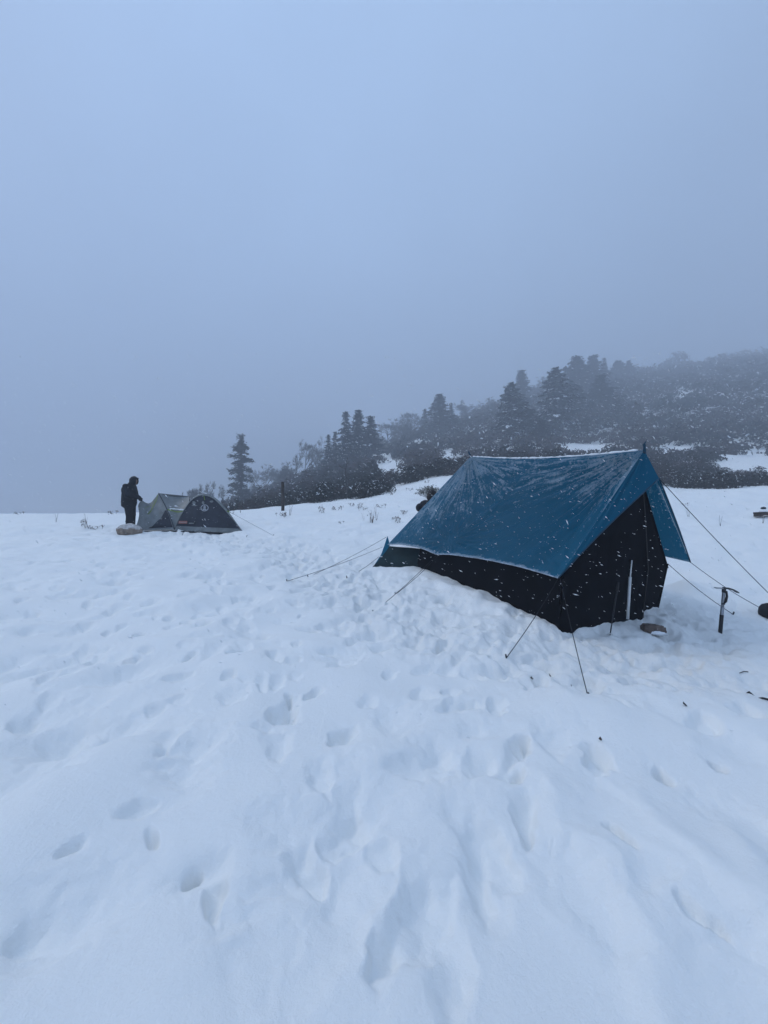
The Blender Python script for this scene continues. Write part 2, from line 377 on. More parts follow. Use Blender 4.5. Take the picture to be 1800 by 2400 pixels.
for trail in ([(-.25, 1.7), (-.9, 3.2), (-2.2, 5.4), (-3.6, 7.8), (-5.4, 10.4)], [(-5.8, 6.0), (-3.6, 5.3), (-1.6, 4.6), (.4, 4.4)], [(.5, 1.6), (.75, 2.5), (1.2, 3.4), (1.9, 3.9)], [(-2.6, 2.6), (-3.0, 4.0), (-4.2, 5.8), (-6.0, 8.0)]):
    pts = [np.array(p) for p in trail]; n_ = 0            # strides, left and right foot in turn
    for a, b in zip(pts[:-1], pts[1:]):
        L_ = np.hypot(*(b - a)); d_ = (b - a) / L_; pn = np.array([d_[1], -d_[0]]); t_ = 0.0
        while t_ < L_:
            c = a + d_ * t_ + pn * (.10 if n_ % 2 else -.10) + np.array([_pr.gauss(0, .03), _pr.gauss(0, .03)])
            PRINTS.append((c[0], c[1], _pr.uniform(.12, .16), _pr.uniform(.05, .07), math.atan2(d_[0], d_[1]) + _pr.gauss(0, .15), _pr.uniform(.025, .05), _pr.uniform(.4, .8))); t_ += _pr.uniform(.33, .45); n_ += 1
for k in range(420):                                       # the trodden way between the tents
    i = _pr.randrange(len(WALK) - 1); t = _pr.random(); c = WALK[i] * (1 - t) + WALK[i + 1] * t
    PRINTS.append((c[0] + _pr.gauss(0, .42), c[1] + _pr.gauss(0, .42), _pr.uniform(.1, .16), _pr.uniform(.05, .08), R(_pr.uniform(0, 180)), _pr.uniform(.02, .05), _pr.uniform(.4, .9)))
for k in range(90):                                        # far right and behind
    y = 5.5 + 9 * _pr.random(); x = _pr.uniform(0.85, 1.15) * y
    PRINTS.append((x, y, _pr.uniform(.1, .2), _pr.uniform(.06, .1), R(_pr.uniform(60, 120)), _pr.uniform(.015, .03), .4))

# low wind-drift ridges in the foreground: polylines on the ground
DRIFTS = [([(1275, 1840), (1300, 1930), (1400, 1990), (1455, 2090), (1490, 2200), (1520, 2400)], .09, .05),
          ([(1440, 1830), (1490, 1880), (1530, 1930), (1620, 2010), (1800, 2150)], .08, .04),
          ([(1690, 1900), (1740, 2040), (1800, 2180)], .10, .045),
          ([(40, 1900), (120, 1780), (230, 1650), (330, 1570)], .16, -.05),
          ([(620, 2010), (640, 2100), (560, 2180)], .10, -.03),
          ([(1000, 1760), (900, 1800), (820, 1920), (780, 2010)], .12, -.04)]
DR = []
for pts, wdt, h in DRIFTS: DR.append(([np.array(pix_ground(*p)) for p in pts], wdt, h))

def z_detail(x, y, full=True):
    r = np.hypot(x, y)
    near = 1 - sstep(20, 40, r)
    z = 0.11 * perlin(x * 0.45 + 3, y * 0.7) + 0.075 * perlin(x * 0.95 + 11, y * 1.1 - .4 * x) + 0.062 * perlin(x * 1.3 + y * .5, y * 1.6 - x * .4 + 8) + 0.012 * perlin(x * 3.4 + 2, y * 3.8) * sstep(1.5, 4, r)
    dt = np.maximum(np.abs((x - MID[0]) * NRM[0] + (y - MID[1]) * NRM[1]) - 1.0, np.abs((x - MID[0]) * AX[0] + (y - MID[1]) * AX[1] - 1.3) - 1.7)
    z = z * (0.15 + 0.85 * sstep(0.0, 1.1, dt))
    tr = trodden(x, y)
    rough = 0.035 * perlin(x * 3.1, y * 3.1) + 0.036 * perlin(x * 6.5 + 4, y * 6.5) + 0.024 * perlin(x * 13 + 1, y * 13)
    z = z + tr * (rough - 0.035)
    band = sstep(7, 10, r) * (1 - sstep(15, 20, r))
    z = z + band * (0.05 * fbm(x * 1.1, y * 1.4, 3) + 0.018 * perlin(x * 5, y * 5))
    if full:
        wx = x + 0.050 * perlin(x * 5 + 3, y * 5) + 0.022 * perlin(x * 14, y * 14 + 5); wy = y + 0.050 * perlin(x * 5 - 7, y * 5 + 9) + 0.022 * perlin(x * 14 + 8, y * 14)
        for (gx, gy, la, lb, an, dp, sh) in PRINTS:
            ext = max(la, lb) * 3.2
            k = np.nonzero((np.abs(x - gx) < ext) & (np.abs(y - gy) < ext))[0]
            if len(k) == 0: continue
            dx = wx[k] - gx; dy = wy[k] - gy
            a = dx * math.sin(an) + dy * math.cos(an); b = dx * math.cos(an) - dy * math.sin(an)
            wob = 1 + 0.22 * perlin(dx * 16 + gx * 7, dy * 16 + gy * 5)
            q = np.sqrt((a / la) ** 2 + (b / (lb * (1 + 0.25 * a / la))) ** 2) * wob
            inner = 0.10 + 0.62 * sh * sh + 0.1 * sh
            soft = 0.5 - 0.5 * np.cos(np.arctan2(dx, -dy) - 1.1 * math.sin(gx * 37 + gy * 19))      # wind has filled the far side, the near lip stays crisp
            soft = soft * min(1.0, max(0.25, 1.3 - 1.2 * sh)); outer = 1.0 + 1.3 * soft
            z[k] += -dp * (1 - sstep(inner * (1 - .6 * soft), outer, q)) * (1 + 0.25 * a / la) + 0.07 * dp * np.exp(-((q - 1.3) / 0.25) ** 2) * (1 - soft) - 0.30 * dp * np.exp(-(q / 1.7) ** 2)
        for pts, wdt, h in DR:
            d = np.full(x.shape, 99.0); s = np.zeros(x.shape)
            for a, b in zip(pts[:-1], pts[1:]):
                dd, _ = seg_dist(wx, wy, a, b); sd = side(wx, wy, a, b)
                s = np.where(dd < d, sd, s); d = np.minimum(d, dd)
            prof = np.exp(-(d / (wdt * 1.9)) ** 2) * (0.5 + 0.5 * np.tanh(s / (wdt * 0.7)))
            z = z + h * prof
    # snow thrown up against the long wall of the big tent
    d, t = seg_dist(x, y, TENT_A, TENT_B); sd = side(x, y, TENT_A, TENT_B)
    w = sstep(-0.05, 0.06, t) * (1 - sstep(0.98, 1.1, t))
    lump = 0.5 + 1.0 * perlin(x * 2.6, y * 2.6) + 0.5 * perlin(x * 6, y * 6)
    z = z + np.where(sd > 0, 1.0, np.exp(-(sd / 0.12) ** 2)) * w * np.exp(-((d - 0.18) / 0.30) ** 2) * np.clip(0.045 + 0.075 * lump, 0, .3) * (1 - 0.5 * sstep(.45, .95, t))
    z = z + 0.16 * np.exp(-(((x - 4.55) / .5) ** 2 + ((y - 5.7) / .35) ** 2)) * (1 + perlin(x * 3, y * 3))      # shovelled heap right of the door
    # hill roughness
    far = sstep(40, 90, r)
    z = z * near + far * (1.4 * fbm(x * 0.045, y * 0.045, 4) + 0.4 * perlin(x * .3, y * .3))
    return z
def ground_z(x, y):
    xa = np.atleast_1d(np.asarray(x, float)); ya = np.atleast_1d(np.asarray(y, float))
    return z_base(xa, ya) + z_detail(xa, ya, len(xa) < 400000)
def gz(x, y): return float(ground_z([x], [y])[0])

# where scrub grows: beyond the meadow edge, with open snow patches left between
EDGE_PX = np.array([-400, 380, 440, 520, 600, 700, 760, 880, 905, 930, 1000, 1080, 1160, 1300, 1450, 1540, 1800, 2300], float)
EDGE_Y = np.array([60, 60, 40, 29, 28, 26, 25, 23.5, 28, 33, 31, 31, 31, 31, 29, 25, 25, 25], float)
CLEAR = [(870, 1078, 72, 20), (790, 1085, 30, 7), (925, 1106, 55, 24), (1058, 1076, 48, 19), (1120, 1062, 40, 9), (1000, 1040, 30, 10), (1370, 1054, 85, 22), (1440, 1048, 60, 10),
         (1750, 1092, 95, 32), (1770, 1062, 60, 15), (1630, 1056, 45, 12), (1600, 925, 26, 8), (1510, 952, 18, 8), (1560, 940, 10, 3), (1565, 1058, 60, 14), (1255, 1060, 26, 12), (1180, 1055, 25, 9), (1730, 1045, 40, 6)]
def scrub_mask(x, y, z=None):
    y2 = np.maximum(y, 0.5); px = 900 + 900 * x / y2
    if z is None: z = z_base(x, y)
    py = 1200 - 900 * (z - CAM_H) / y2
    e = np.interp(px, EDGE_PX, EDGE_Y)
    m = sstep(-0.6, 0.9, y - e + 1.6 * perlin(x * 0.25, y * 0.25) + 0.8 * perlin(x * .7, y * .7))
    for (cx, cy2, rx, ry) in CLEAR:
        q = np.hypot((px - cx) / rx, (py - cy2) / ry) + 0.45 * perlin(x * 0.5, y * 0.5)
        m = m * sstep(0.8, 1.1, q)
    return np.where(y > 5, m, 0)

# ------------------------------------------------------------------ ground sheet
def build_ground():
    fine = np.radians(np.arange(-52, 52.001, 0.15)); coarse = np.radians(np.arange(55, 306, 3.0))
    th = np.concatenate([fine, coarse]); nth = len(th)
    rr = [0.45]
    while rr[-1] < 600:
        r = rr[-1]; rr.append(r * (1.02 if r < 0.9 else 1.0068 if r < 26 else 1.022))
    rr = np.array(rr); nr = len(rr)
    Rg, Tg = np.meshgrid(rr, th, indexing='ij')
    x = (Rg * np.sin(Tg)).ravel(); y = (Rg * np.cos(Tg)).ravel()
    zb = z_base(x, y); z = zb + z_detail(x, y)
    v = np.stack([x, y, z], 1); v = np.vstack([v, [[0, 0, 0.0]]])
    i = np.arange(nr - 1)[:, None]; j = np.arange(nth)[None, :]; jn = (j + 1) % nth
    f = np.stack([i * nth + j, i * nth + jn, (i + 1) * nth + jn, (i + 1) * nth + j], -1).reshape(-1, 4)[:, ::-1]
    me = mesh_np('ground', v, f, M_ground, None, True)
    sm = np.append(scrub_mask(x, y, zb) * 0.53, 0); tm = np.append(trodden(x, y), 0)
    a = me.attributes.new('scrub', 'FLOAT', 'POINT'); a.data.foreach_set('value', sm.astype(np.float32))
    a = me.attributes.new('trodden', 'FLOAT', 'POINT'); a.data.foreach_set('value', tm.astype(np.float32))
    o = link('ground', me); tag(o, kind='structure'); return o
build_ground()

# ------------------------------------------------------------------ haze: falling-snow mist filling the air
def build_haze():
    mb = MB(); s = 640; z0, z1 = -60, 148
    mb._add([(-s, -s, z0), (s, -s, z0), (s, s, z0), (-s, s, z0), (-s, -s, z1), (s, -s, z1), (s, s, z1), (-s, s, z1)],
            [[0, 3, 2, 1], [4, 5, 6, 7], [0, 1, 5, 4], [1, 2, 6, 5], [2, 3, 7, 6], [3, 0, 4, 7]])
    m = bpy.data.materials.new('haze_air'); m.use_nodes = True; t = m.node_tree; t.nodes.clear()
    o = t.nodes.new('ShaderNodeOutputMaterial'); v = t.nodes.new('ShaderNodeVolumePrincipled')
    v.inputs['Color'].default_value = (0.80, 0.86, 0.95, 1); v.inputs['Density'].default_value = HAZE_DENSITY; v.inputs['Anisotropy'].default_value = 0.0
    t.links.new(v.outputs[0], o.inputs['Volume'])
    tag(mb.build('haze', m), kind='stuff')
build_haze()

# ------------------------------------------------------------------ the big ridge tent
def V2(p, z): return Vector((p[0], p[1], z))
def axis_pt(t, n, z): q = MID - AX * t + NRM * n; return Vector((q[0], q[1], z))     # t: metres in front of the mid-door line, n: metres to the right
PF = axis_pt(0.367, 0.0, 2.23)          # front peak
PB = axis_pt(-2.784, 0.0, 2.56)         # rear peak
FB = axis_pt(0.529, 0.0, 1.88)          # front point of the fly
FL = Vector((1.93, 4.25, 0.77)); FR = Vector((4.054, 5.08, 0.834))
BL = P(909, 1276, 7.9); BR = axis_pt(-3.9, 1.2, 1.15); BBK = axis_pt(-3.55, 0.0, 1.75)
tent_root_loc = axis_pt(-1.2, 0, gz(*(MID + AX * 1.2)))

def fly_material():
    m, t, b = nt('fly_sheet_cloth'); L = t.links
    b.inputs['Roughness'].default_value = 0.34; b.inputs['Specular IOR Level'].default_value = 0.10
    at = t.nodes.new('ShaderNodeAttribute'); at.attribute_name = 'crease'
    af = t.nodes.new('ShaderNodeAttribute'); af.attribute_name = 'frost'
    tcn = t.nodes.new('ShaderNodeTexCoord')
    ns = t.nodes.new('ShaderNodeTexNoise'); ns.inputs['Scale'].default_value = 1.0; ns.inputs['Detail'].default_value = 6; ns.inputs['Roughness'].default_value = 0.72
    L.new(at.outputs['Vector'], ns.inputs['Vector'])
    nb = t.nodes.new('ShaderNodeTexNoise'); nb.inputs['Scale'].default_value = 26; nb.inputs['Detail'].default_value = 7; nb.inputs['Roughness'].default_value = 0.7
    L.new(tcn.outputs['Object'], nb.inputs['Vector'])
    nbig = t.nodes.new('ShaderNodeTexNoise'); nbig.inputs['Scale'].default_value = 2.2; nbig.inputs['Detail'].default_value = 3
    L.new(tcn.outputs['Object'], nbig.inputs['Vector'])
    def math2(op, a, bb):
        n = t.nodes.new('ShaderNodeMath'); n.operation = op
        for i, s in enumerate((a, bb)):
            if isinstance(s, (int, float)): n.inputs[i].default_value = s
            else: L.new(s, n.inputs[i])
        return n.outputs[0]
    s = math2('ADD', math2('MULTIPLY', ns.outputs[0], 0.62), math2('MULTIPLY', nb.outputs[0], 0.38))
    s = math2('ADD', s, math2('MULTIPLY', math2('SUBTRACT', af.outputs['Fac'], 0.5), 0.26))
    s = math2('ADD', s, math2('MULTIPLY', math2('SUBTRACT', nbig.outputs[0], 0.5), 0.16))
    fr = t.nodes.new('ShaderNodeMapRange'); fr.inputs['From Min'].default_value = 0.562; fr.inputs['From Max'].default_value = 0.645; fr.inputs['To Max'].default_value = 0.50
    L.new(s, fr.inputs['Value'])
    vor = t.nodes.new('ShaderNodeTexVoronoi'); vor.inputs['Scale'].default_value = 22; L.new(tcn.outputs['Object'], vor.inputs['Vector'])
    fl = t.nodes.new('ShaderNodeMapRange'); fl.inputs['From Min'].default_value = 0.16; fl.inputs['From Max'].default_value = 0.07; fl.inputs['To Max'].default_value = 0.75
    L.new(vor.outputs['Distance'], fl.inputs['Value'])
    pick = t.nodes.new('ShaderNodeSeparateColor'); L.new(vor.outputs['Color'], pick.inputs[0])
    flk = math2('MULTIPLY', fl.outputs[0], math2('GREATER_THAN', pick.outputs[0], 0.72))
    frost = math2('MAXIMUM', fr.outputs[0], flk)
    mix = t.nodes.new('ShaderNodeMix'); mix.data_type = 'RGBA'
    mix.inputs[6].default_value = (0.0003, 0.088, 0.160, 1); mix.inputs[7].default_value = (0.46, 0.56, 0.64, 1)
    L.new(frost, mix.inputs[0]); L.new(mix.outputs[2], b.inputs['Base Color'])
    rmix = t.nodes.new('ShaderNodeMapRange'); rmix.inputs['To Min'].default_value = 0.33; rmix.inputs['To Max'].default_value = 0.85
    L.new(frost, rmix.inputs['Value']); L.new(rmix.outputs[0], b.inputs['Roughness'])
    bp = t.nodes.new('ShaderNodeBump'); bp.inputs['Strength'].default_value = 0.6; bp.inputs['Distance'].default_value = 0.03
    L.new(ns.outputs[0], bp.inputs['Height']); L.new(bp.outputs[0], b.inputs['Normal'])
    tr = t.nodes.new('ShaderNodeBsdfTranslucent'); tr.inputs[0].default_value = (0.03, 0.26, 0.40, 1)
    ms = t.nodes.new('ShaderNodeMixShader'); ms.inputs[0].default_value = 0.24
    L.new(b.outputs[0], ms.inputs[1]); L.new(tr.outputs[0], ms.inputs[2]); L.new(ms.outputs[0], t.nodes['Material Output'].inputs['Surface'])
    return m
M_fly = fly_material()
M_flyhem = plain('fly_hem', (0.30, 0.36, 0.43), 0.8, 0.5, 14)
M_green = plain('dark_green_canvas', (0.010, 0.026, 0.030), 0.8, 0.3, 5, 0.3, 90, 0.15)
M_tip = plain('tip_cloth', (0.004, 0.045, 0.085), 0.7, 0.2)

def build_ridge_tent():
    root = empty('ridge_tent', tent_root_loc)
    tag(root, 'black ridge tent under a frosted blue fly sheet, pitched on the trodden snow', 'tent')
    off = Vector(tent_root_loc)
    def rel(mb):
        mb.v = [tuple(Vector(p) - off) for p in mb.v]; return mb

    # --- fly sheet
    verts = []; faces = []; crease = []; frost = []
    def patch(fn, nu, nv):
        b = len(verts)
        for j in range(nv + 1):
            for i in range(nu + 1):
                p, c, f = fn(i / nu, j / nv); verts.append(p - off); crease.append(c); frost.append(f)
        for j in range(nv):
            for i in range(nu):
                faces.append([b + j * (nu + 1) + i, b + j * (nu + 1) + i + 1, b + (j + 1) * (nu + 1) + i + 1, b + (j + 1) * (nu + 1) + i])
    def slope(sgn, pf, pb, lf, lb):
        nrm = (pb - pf).cross(lf - pf).normalized() * (1 if sgn < 0 else -1)
        if nrm.z < 0: nrm = -nrm
        LA = (pf - pb).length
        def fn(s, v):                                  # s: 0 rear .. 1 front ; v: 0 ridge .. 1 hem
            top = pb.lerp(pf, s); bot = lb.lerp(lf, s)
            top = top + Vector((0, 0, -0.065 * math.sin(math.pi * s)))
            hem = math.sin(math.pi * min(max(s / 0.42, 0), 1)) if s < 0.42 else math.sin(math.pi * (s - 0.42) / 0.58)
            bot = bot + Vector((0, 0, 0.03 * hem + 0.03 * float(perlin(s * 7 + 2.2, 1.3)) * (1 - abs(2 * s - 1)))) + (top - bot).normalized() * 0.035 * hem
            p = top.lerp(bot, v)
            a = s * LA; b = v * (top - bot).length
            p = p - nrm * (0.055 * math.sin(math.pi * s) ** 0.8 * math.sin(math.pi * v) ** 0.9)
            # creases fan out from the two peaks and from the guyed corners
            d = 0.0; taut = math.sin(math.pi * min(s * 1.0, 1.0))
            for (ca, cb, amp, fr_, fall) in ((LA, 0, .034, 34, 1.4), (0, 0, .030, 30, 1.2), (LA * .42, 1.75, .022, 22, .6), (LA, 1.8, .008, 16, .5), (0, 1.9, .008, 16, .5)):
                da = ca - a; db = b - cb; rr = math.hypot(da, db) + 1e-4; ph = math.atan2(db, da if ca > LA * .5 else -da)
                d += amp * math.sin(ph * fr_ + 1.7 * math.sin(ph * 7 + ca)) * math.exp(-rr / fall) * min(1, rr / 0.25)
            d += 0.010 * float(perlin(a * 3.2 + b * 1.1, b * 4.5 + 9)) + 0.006 * float(perlin(a * 9 + 4, b * 7)) + 0.012 * float(perlin(a * 1.5, b * 9 + a * 2)) * (1 - v) * s
            edge = min(1, v / 0.04) * min(1, (1 - s) / 0.02 + 0.15) * min(1, s / 0.02 + 0.15) * min(1, (1 - v) / .05 + 0.1)
            p = p + nrm * d * edge
            use_f = a > LA * 0.5
            da = (LA - a) if use_f else a
            ph = math.atan2(b, da + 1e-4); rr = math.hypot(da, b)
            c = (ph * 24 + (40 if use_f else 0), rr * 2.4, 0.0)
            f = 0.42 + 0.34 * math.exp(-rr / 0.8) + 0.42 * sstep(0.55, 0.0, s) * sstep(1.25, 0.35, v + 0.3 * s) + 0.30 * sstep(0.55, 0.10, v) * sstep(.2, .5, s)
            f += 0.9 * sstep(0.965, 1.0, v) + 0.45 * sstep(0.988, 1.0, s) * sstep(.06, .2, v)
            f -= 0.20 * sstep(0.5, 0.9, s) * sstep(0.45, 0.7, v)
            return p, c, float(f)
        return fn
    patch(slope(-1, PF, PB, FL, BL), 150, 84)
    patch(slope(1, PF, PB, FR, BR), 60, 30)
    def tri(a, b, c, frost_v, k):
        n = (b - a).cross(c - a).normalized()
        def fn(s, v):                                  # v 0 at apex a, edge b-c at v = 1
            q = b.lerp(c, s); p = a.lerp(q, v) + n * 0.012 * math.sin(s * 20 + k) * v * (1 - v) * 3 * math.sin(math.pi * s)
            p = p + (a - q) * 0.0 + Vector((0, 0, 0.035 * math.sin(math.pi * s) * v))
            return p, (s * 6 + k, v * 2.2, 0.3), frost_v + 0.25 * float(sstep(0.25, 0.0, 1 - s if k == 80 else s))
        return fn
    patch(tri(PF, FB, FL, 0.30, 60), 40, 40); patch(tri(PF, FB, FR, 0.22, 70), 30, 30)
    patch(tri(PB, BBK, BL, 0.4, 90), 30, 30); patch(tri(PB, BBK, BR, 0.4, 95), 16, 16)
    me = mesh_np('fly_sheet', np.array([tuple(p) for p in verts]), np.array(faces), M_fly, None, True)
    at = me.attributes.new('crease', 'FLOAT_VECTOR', 'POINT'); at.data.foreach_set('vector', np.array(crease, dtype=np.float32).ravel())
    at = me.attributes.new('frost', 'FLOAT', 'POINT'); at.data.foreach_set('value', np.array(frost, dtype=np.float32))
    fly = link('fly_sheet', me, root)
    fly['label'] = 'blue fly sheet streaked with frost'
    # hem rolls and snow lying along ridge and hem
    fn = slope(-1, PF, PB, FL, BL)
    mb = MB(); mb.tube([fn(s / 60, 1.0)[0] for s in range(61)], 0.007, 6); rel(mb).build('hem', M_flyhem, fly, True)
    mb = MB(); mb.tube([FL.lerp(FB, k / 12) + Vector((0, 0, 0.035 * math.sin(math.pi * k / 12))) for k in range(13)], 0.008, 6); rel(mb).build('hem', M_tip, fly, True)
    mb = MB(); mb.tube([FR.lerp(FB, k / 12) + Vector((0, 0, 0.035 * math.sin(math.pi * k / 12))) for k in range(13)], 0.008, 6); rel(mb).build('hem', M_tip, fly, True)
    rg = random.Random(8); mb = MB()
    pts = [fn(s / 80, 0.0)[0] + Vector((0.004, 0.008, 0.004 + rg.uniform(0, .006))) for s in range(2, 79)]
    mb.tube(pts, [0.012 + rg.uniform(-.006, .008) for _ in pts], 6); rel(mb).build('ridge_snow', M_snowbit, fly, True)
    for pk, lean in ((PF, Vector((0.025, 0.01, 0.105))), (PB, Vector((-0.035, 0.0, 0.12)))):
        mb = MB(); mb.tube([pk - Vector((0, 0, .05)), pk + lean * .25, pk + lean * 0.6 - Vector((.012, 0, 0)), pk + lean], [0.020, 0.014, 0.017, 0.003], 8)
        rel(mb).build('peak_tip', M_tip, fly, True)

    # --- black canvas body
    g = lambda p: gz(p[0], p[1])
    apexF = axis_pt(0.33, 0, 2.02); apexB = axis_pt(-2.75, 0, 2.33)
    A0 = V2(TENT_A, g(TENT_A) - 0.06); B0 = V2(TENT_B, g(TENT_B) - 0.06)
    eLF = axis_pt(0.06, -1.0, 0.80); eLB = axis_pt(-2.95, -0.98, 1.02)
    eRF = axis_pt(0.12, 1.0, 0.80); eRB = axis_pt(-2.9, 1.0, 1.1)
    RB = P(1543, 1431, 5.29); RB.z = min(RB.z, g(RB) + 0.03); RBB = axis_pt(-2.9, 0.98, 0.4)
    def fold(n, amp, fr_, ph):
        return lambda s, v: n * amp * (2.2 * float(perlin(s * fr_ * .4 + ph, v * 1.5 + 3))) * math.sin(math.pi * min(1, v * 1.2 + .1)) ** 0.7
    outL = Vector((-NRM[0], -NRM[1], 0)); outF = Vector((-AX[0], -AX[1], 0))
    mb = MB(); fd = fold(outL, 0.018, 26, 0)
    mb.grid(lambda s, v: eLF.lerp(eLB, s).lerp(A0.lerp(B0, s), v) + fd(s, v) - Vector((0, 0, 0.10 * v)), 60, 8); rel(mb).build('side_wall', M_black, root, True)
    mb = MB(); mb.grid(lambda s, v: eRF.lerp(eRB, s).lerp(RB.lerp(RBB, s), v), 20, 6); rel(mb).build('side_wall', M_black, root, True)
    mb = MB(); mb.grid(lambda s, v: apexF.lerp(apexB, s).lerp(eLF.lerp(eLB, s), v) - Vector((0, 0, .06)), 16, 8); rel(mb).build('roof_panel', M_black, root, True)
    mb = MB(); mb.grid(lambda s, v: apexF.lerp(apexB, s).lerp(eRF.lerp(eRB, s), v) - Vector((0, 0, .06)), 16, 8); rel(mb).build('roof_panel', M_black, root, True)
    # front: two door leaves that overlap at the fold
    def poly(pts, t):
        d = [0]
        for a, b in zip(pts[:-1], pts[1:]): d.append(d[-1] + (Vector(b) - Vector(a)).length)
        t *= d[-1]
        for k in range(len(pts) - 1):
            if t <= d[k + 1] or k == len(pts) - 2:
                return Vector(pts[k]).lerp(Vector(pts[k + 1]), (t - d[k]) / max(1e-6, d[k + 1] - d[k]))
    left = [apexF, eLF, A0]; right = [apexF, eRF + Vector((0.0, 0, 0.0)), P(1560, 1350, 5.2), P(1548, 1400, 5.26), RB]
    def front(s, v):
        p = poly(left, v).lerp(poly(right, v), s)
        low = sstep(0.5, 1.0, v)
        p = p + outF * (0.10 * math.sin(math.pi * s) * v) - Vector((0, 0, 0.03 * math.sin(math.pi * s) * low))
        return p + outF * (0.05 * float(perlin(s * 9 + .3, v * 1.6)) * v * (1.25 - v) + 0.05 * math.exp(-((s - .70) / .035) ** 2) * v)
    mb = MB(); mb.grid(lambda s, v: front(s * 0.70, v), 40, 24); rel(mb).build('door_panel', M_black, root, True)
    mb = MB(); mb.grid(lambda s, v: front(0.685 + s * 0.315, v) - outF * 0.02, 24, 24); rel(mb).build('door_panel', M_black, root, True)
    mb = MB(); mb.tube([front(.70, .05 + .93 * k / 24) + outF * .004 for k in range(25)], .006, 5); rel(mb).build('zip', M_rubber, root, True)
    # mud flap corner sticking out at the right foot of the door
    mb = MB(); mb._add([RB + Vector((-.1, 0, .04)), RB + Vector((0.05, -.03, -.05)), RB + Vector((-.12, -.06, -.05))], [[0, 1, 2]]); rel(mb).build('ground_flap', M_black, root)
    # rear wall and the dark green rear flap pegged out behind
    mb = MB(); mb._add([apexB, eLB, B0, RBB, eRB], [[0, 1, 2, 3, 4]]); rel(mb).build('rear_wall', M_black, root)
    e_top = [P(913, 1280, 7.86), P(903, 1296, 7.75), P(885, 1318, 7.4), P(858, 1342, 7.05)]
    e_in = [P(1012, 1288, 7.25), P(1012, 1306, 7.15), P(1008, 1330, 7.05), P(1000, 1362, 6.95)]
    mb = MB(); mb.grid(lambda s, v: poly(e_top, v).lerp(poly(e_in, v), s) + outL * 0.02 * math.sin(s * 9 + v * 4) - Vector((0, 0, .04 * v * math.sin(math.pi * s))), 18, 14)
    rel(mb).build('rear_flap', M_green, root, True)
    e1 = [P(908, 1256, 7.95), P(901, 1278, 7.9), P(893, 1300, 7.75), P(878, 1323, 7.45)]
    e2 = [P(914, 1276, 7.9), P(909, 1292, 7.85), P(898, 1306, 7.72), P(880, 1325, 7.42)]
    mb = MB(); mb.grid(lambda s, v: poly(e1, v).lerp(poly(e2, v), s), 6, 12); rel(mb).build('rear_fly_edge', M_fly, root, True)

    # --- poles
    mb = MB(); mb.tube([axis_pt(-0.12, 0, gz(2.9, 4.95) - .05), axis_pt(0.2, 0, 1.75), PF - Vector((0, 0, .02))], 0.02, 8); rel(mb).build('ridge_pole_support', M_darkmetal, root, True)
    mb = MB(); mb.tube([PB - Vector((0, 0, .02)), Vector((PB.x, PB.y, .4))], 0.02, 8); rel(mb).build('ridge_pole_support', M_darkmetal, root, True)
    b0 = P(1471, 1451, 4.60); t0 = P(1477, 1352, 4.62); t1 = P(1481, 1313, 4.63)
    mb = MB(); mb.tube([b0, t0], 0.0165, 10); mb.tube([t0 - (t0 - b0).normalized() * .02, t1], 0.0075, 8); rel(mb)
    o = mb.build('tent_pole', M_white, root, True); o['label'] = 'white two-section pole propped against the black door'

    # --- guy lines, each with its peg
    def guy(a, b, sag=0.03, r=0.0040, peg=True):
        a = Vector(a); b = Vector(b); mb = MB()
        mb.tube([a.lerp(b, k / 8) - Vector((0, 0, sag * math.sin(math.pi * k / 8))) for k in range(9)], r, 5); o = rel(mb).build('guy_line', M_rope, root, True)
        if peg:
            d = (b - a); d.z = 0; d.normalize(); mb = MB()
            mb.tube([b - d * .03 + Vector((0, 0, -.10)), b + d * .012 + Vector((0, 0, .035))], 0.008, 6); rel(mb).build('peg', M_darkmetal, o)
    def gp(px, py):
        x, y = pix_ground(px, py, lambda a, b: z_base(a, b)); return Vector((x, y, gz(x, y)))
    eR = P(1566, 1322, 5.14)
    guy(FB, Vector((5.0, 4.6, gz(5.0, 4.6)))); guy(FR, gp(1788, 1434)); guy(eR, gp(1718, 1436))
    guy(FL, gp(1187, 1538)); guy(FL + Vector((0.02, 0, 0)), gp(1378, 1604))
    midhem = fn(0.43, 1.0)[0]
    guy(midhem, gp(875, 1412)); guy(midhem + Vector((.03, -.02, 0)), gp(927, 1389))
    guy(BL + Vector((-.03, 0, .15)), gp(722, 1338)); guy(P(897, 1282, 7.9), gp(673, 1352)); guy(P(888, 1305, 7.7), gp(813, 1347))
    return root
build_ridge_tent()

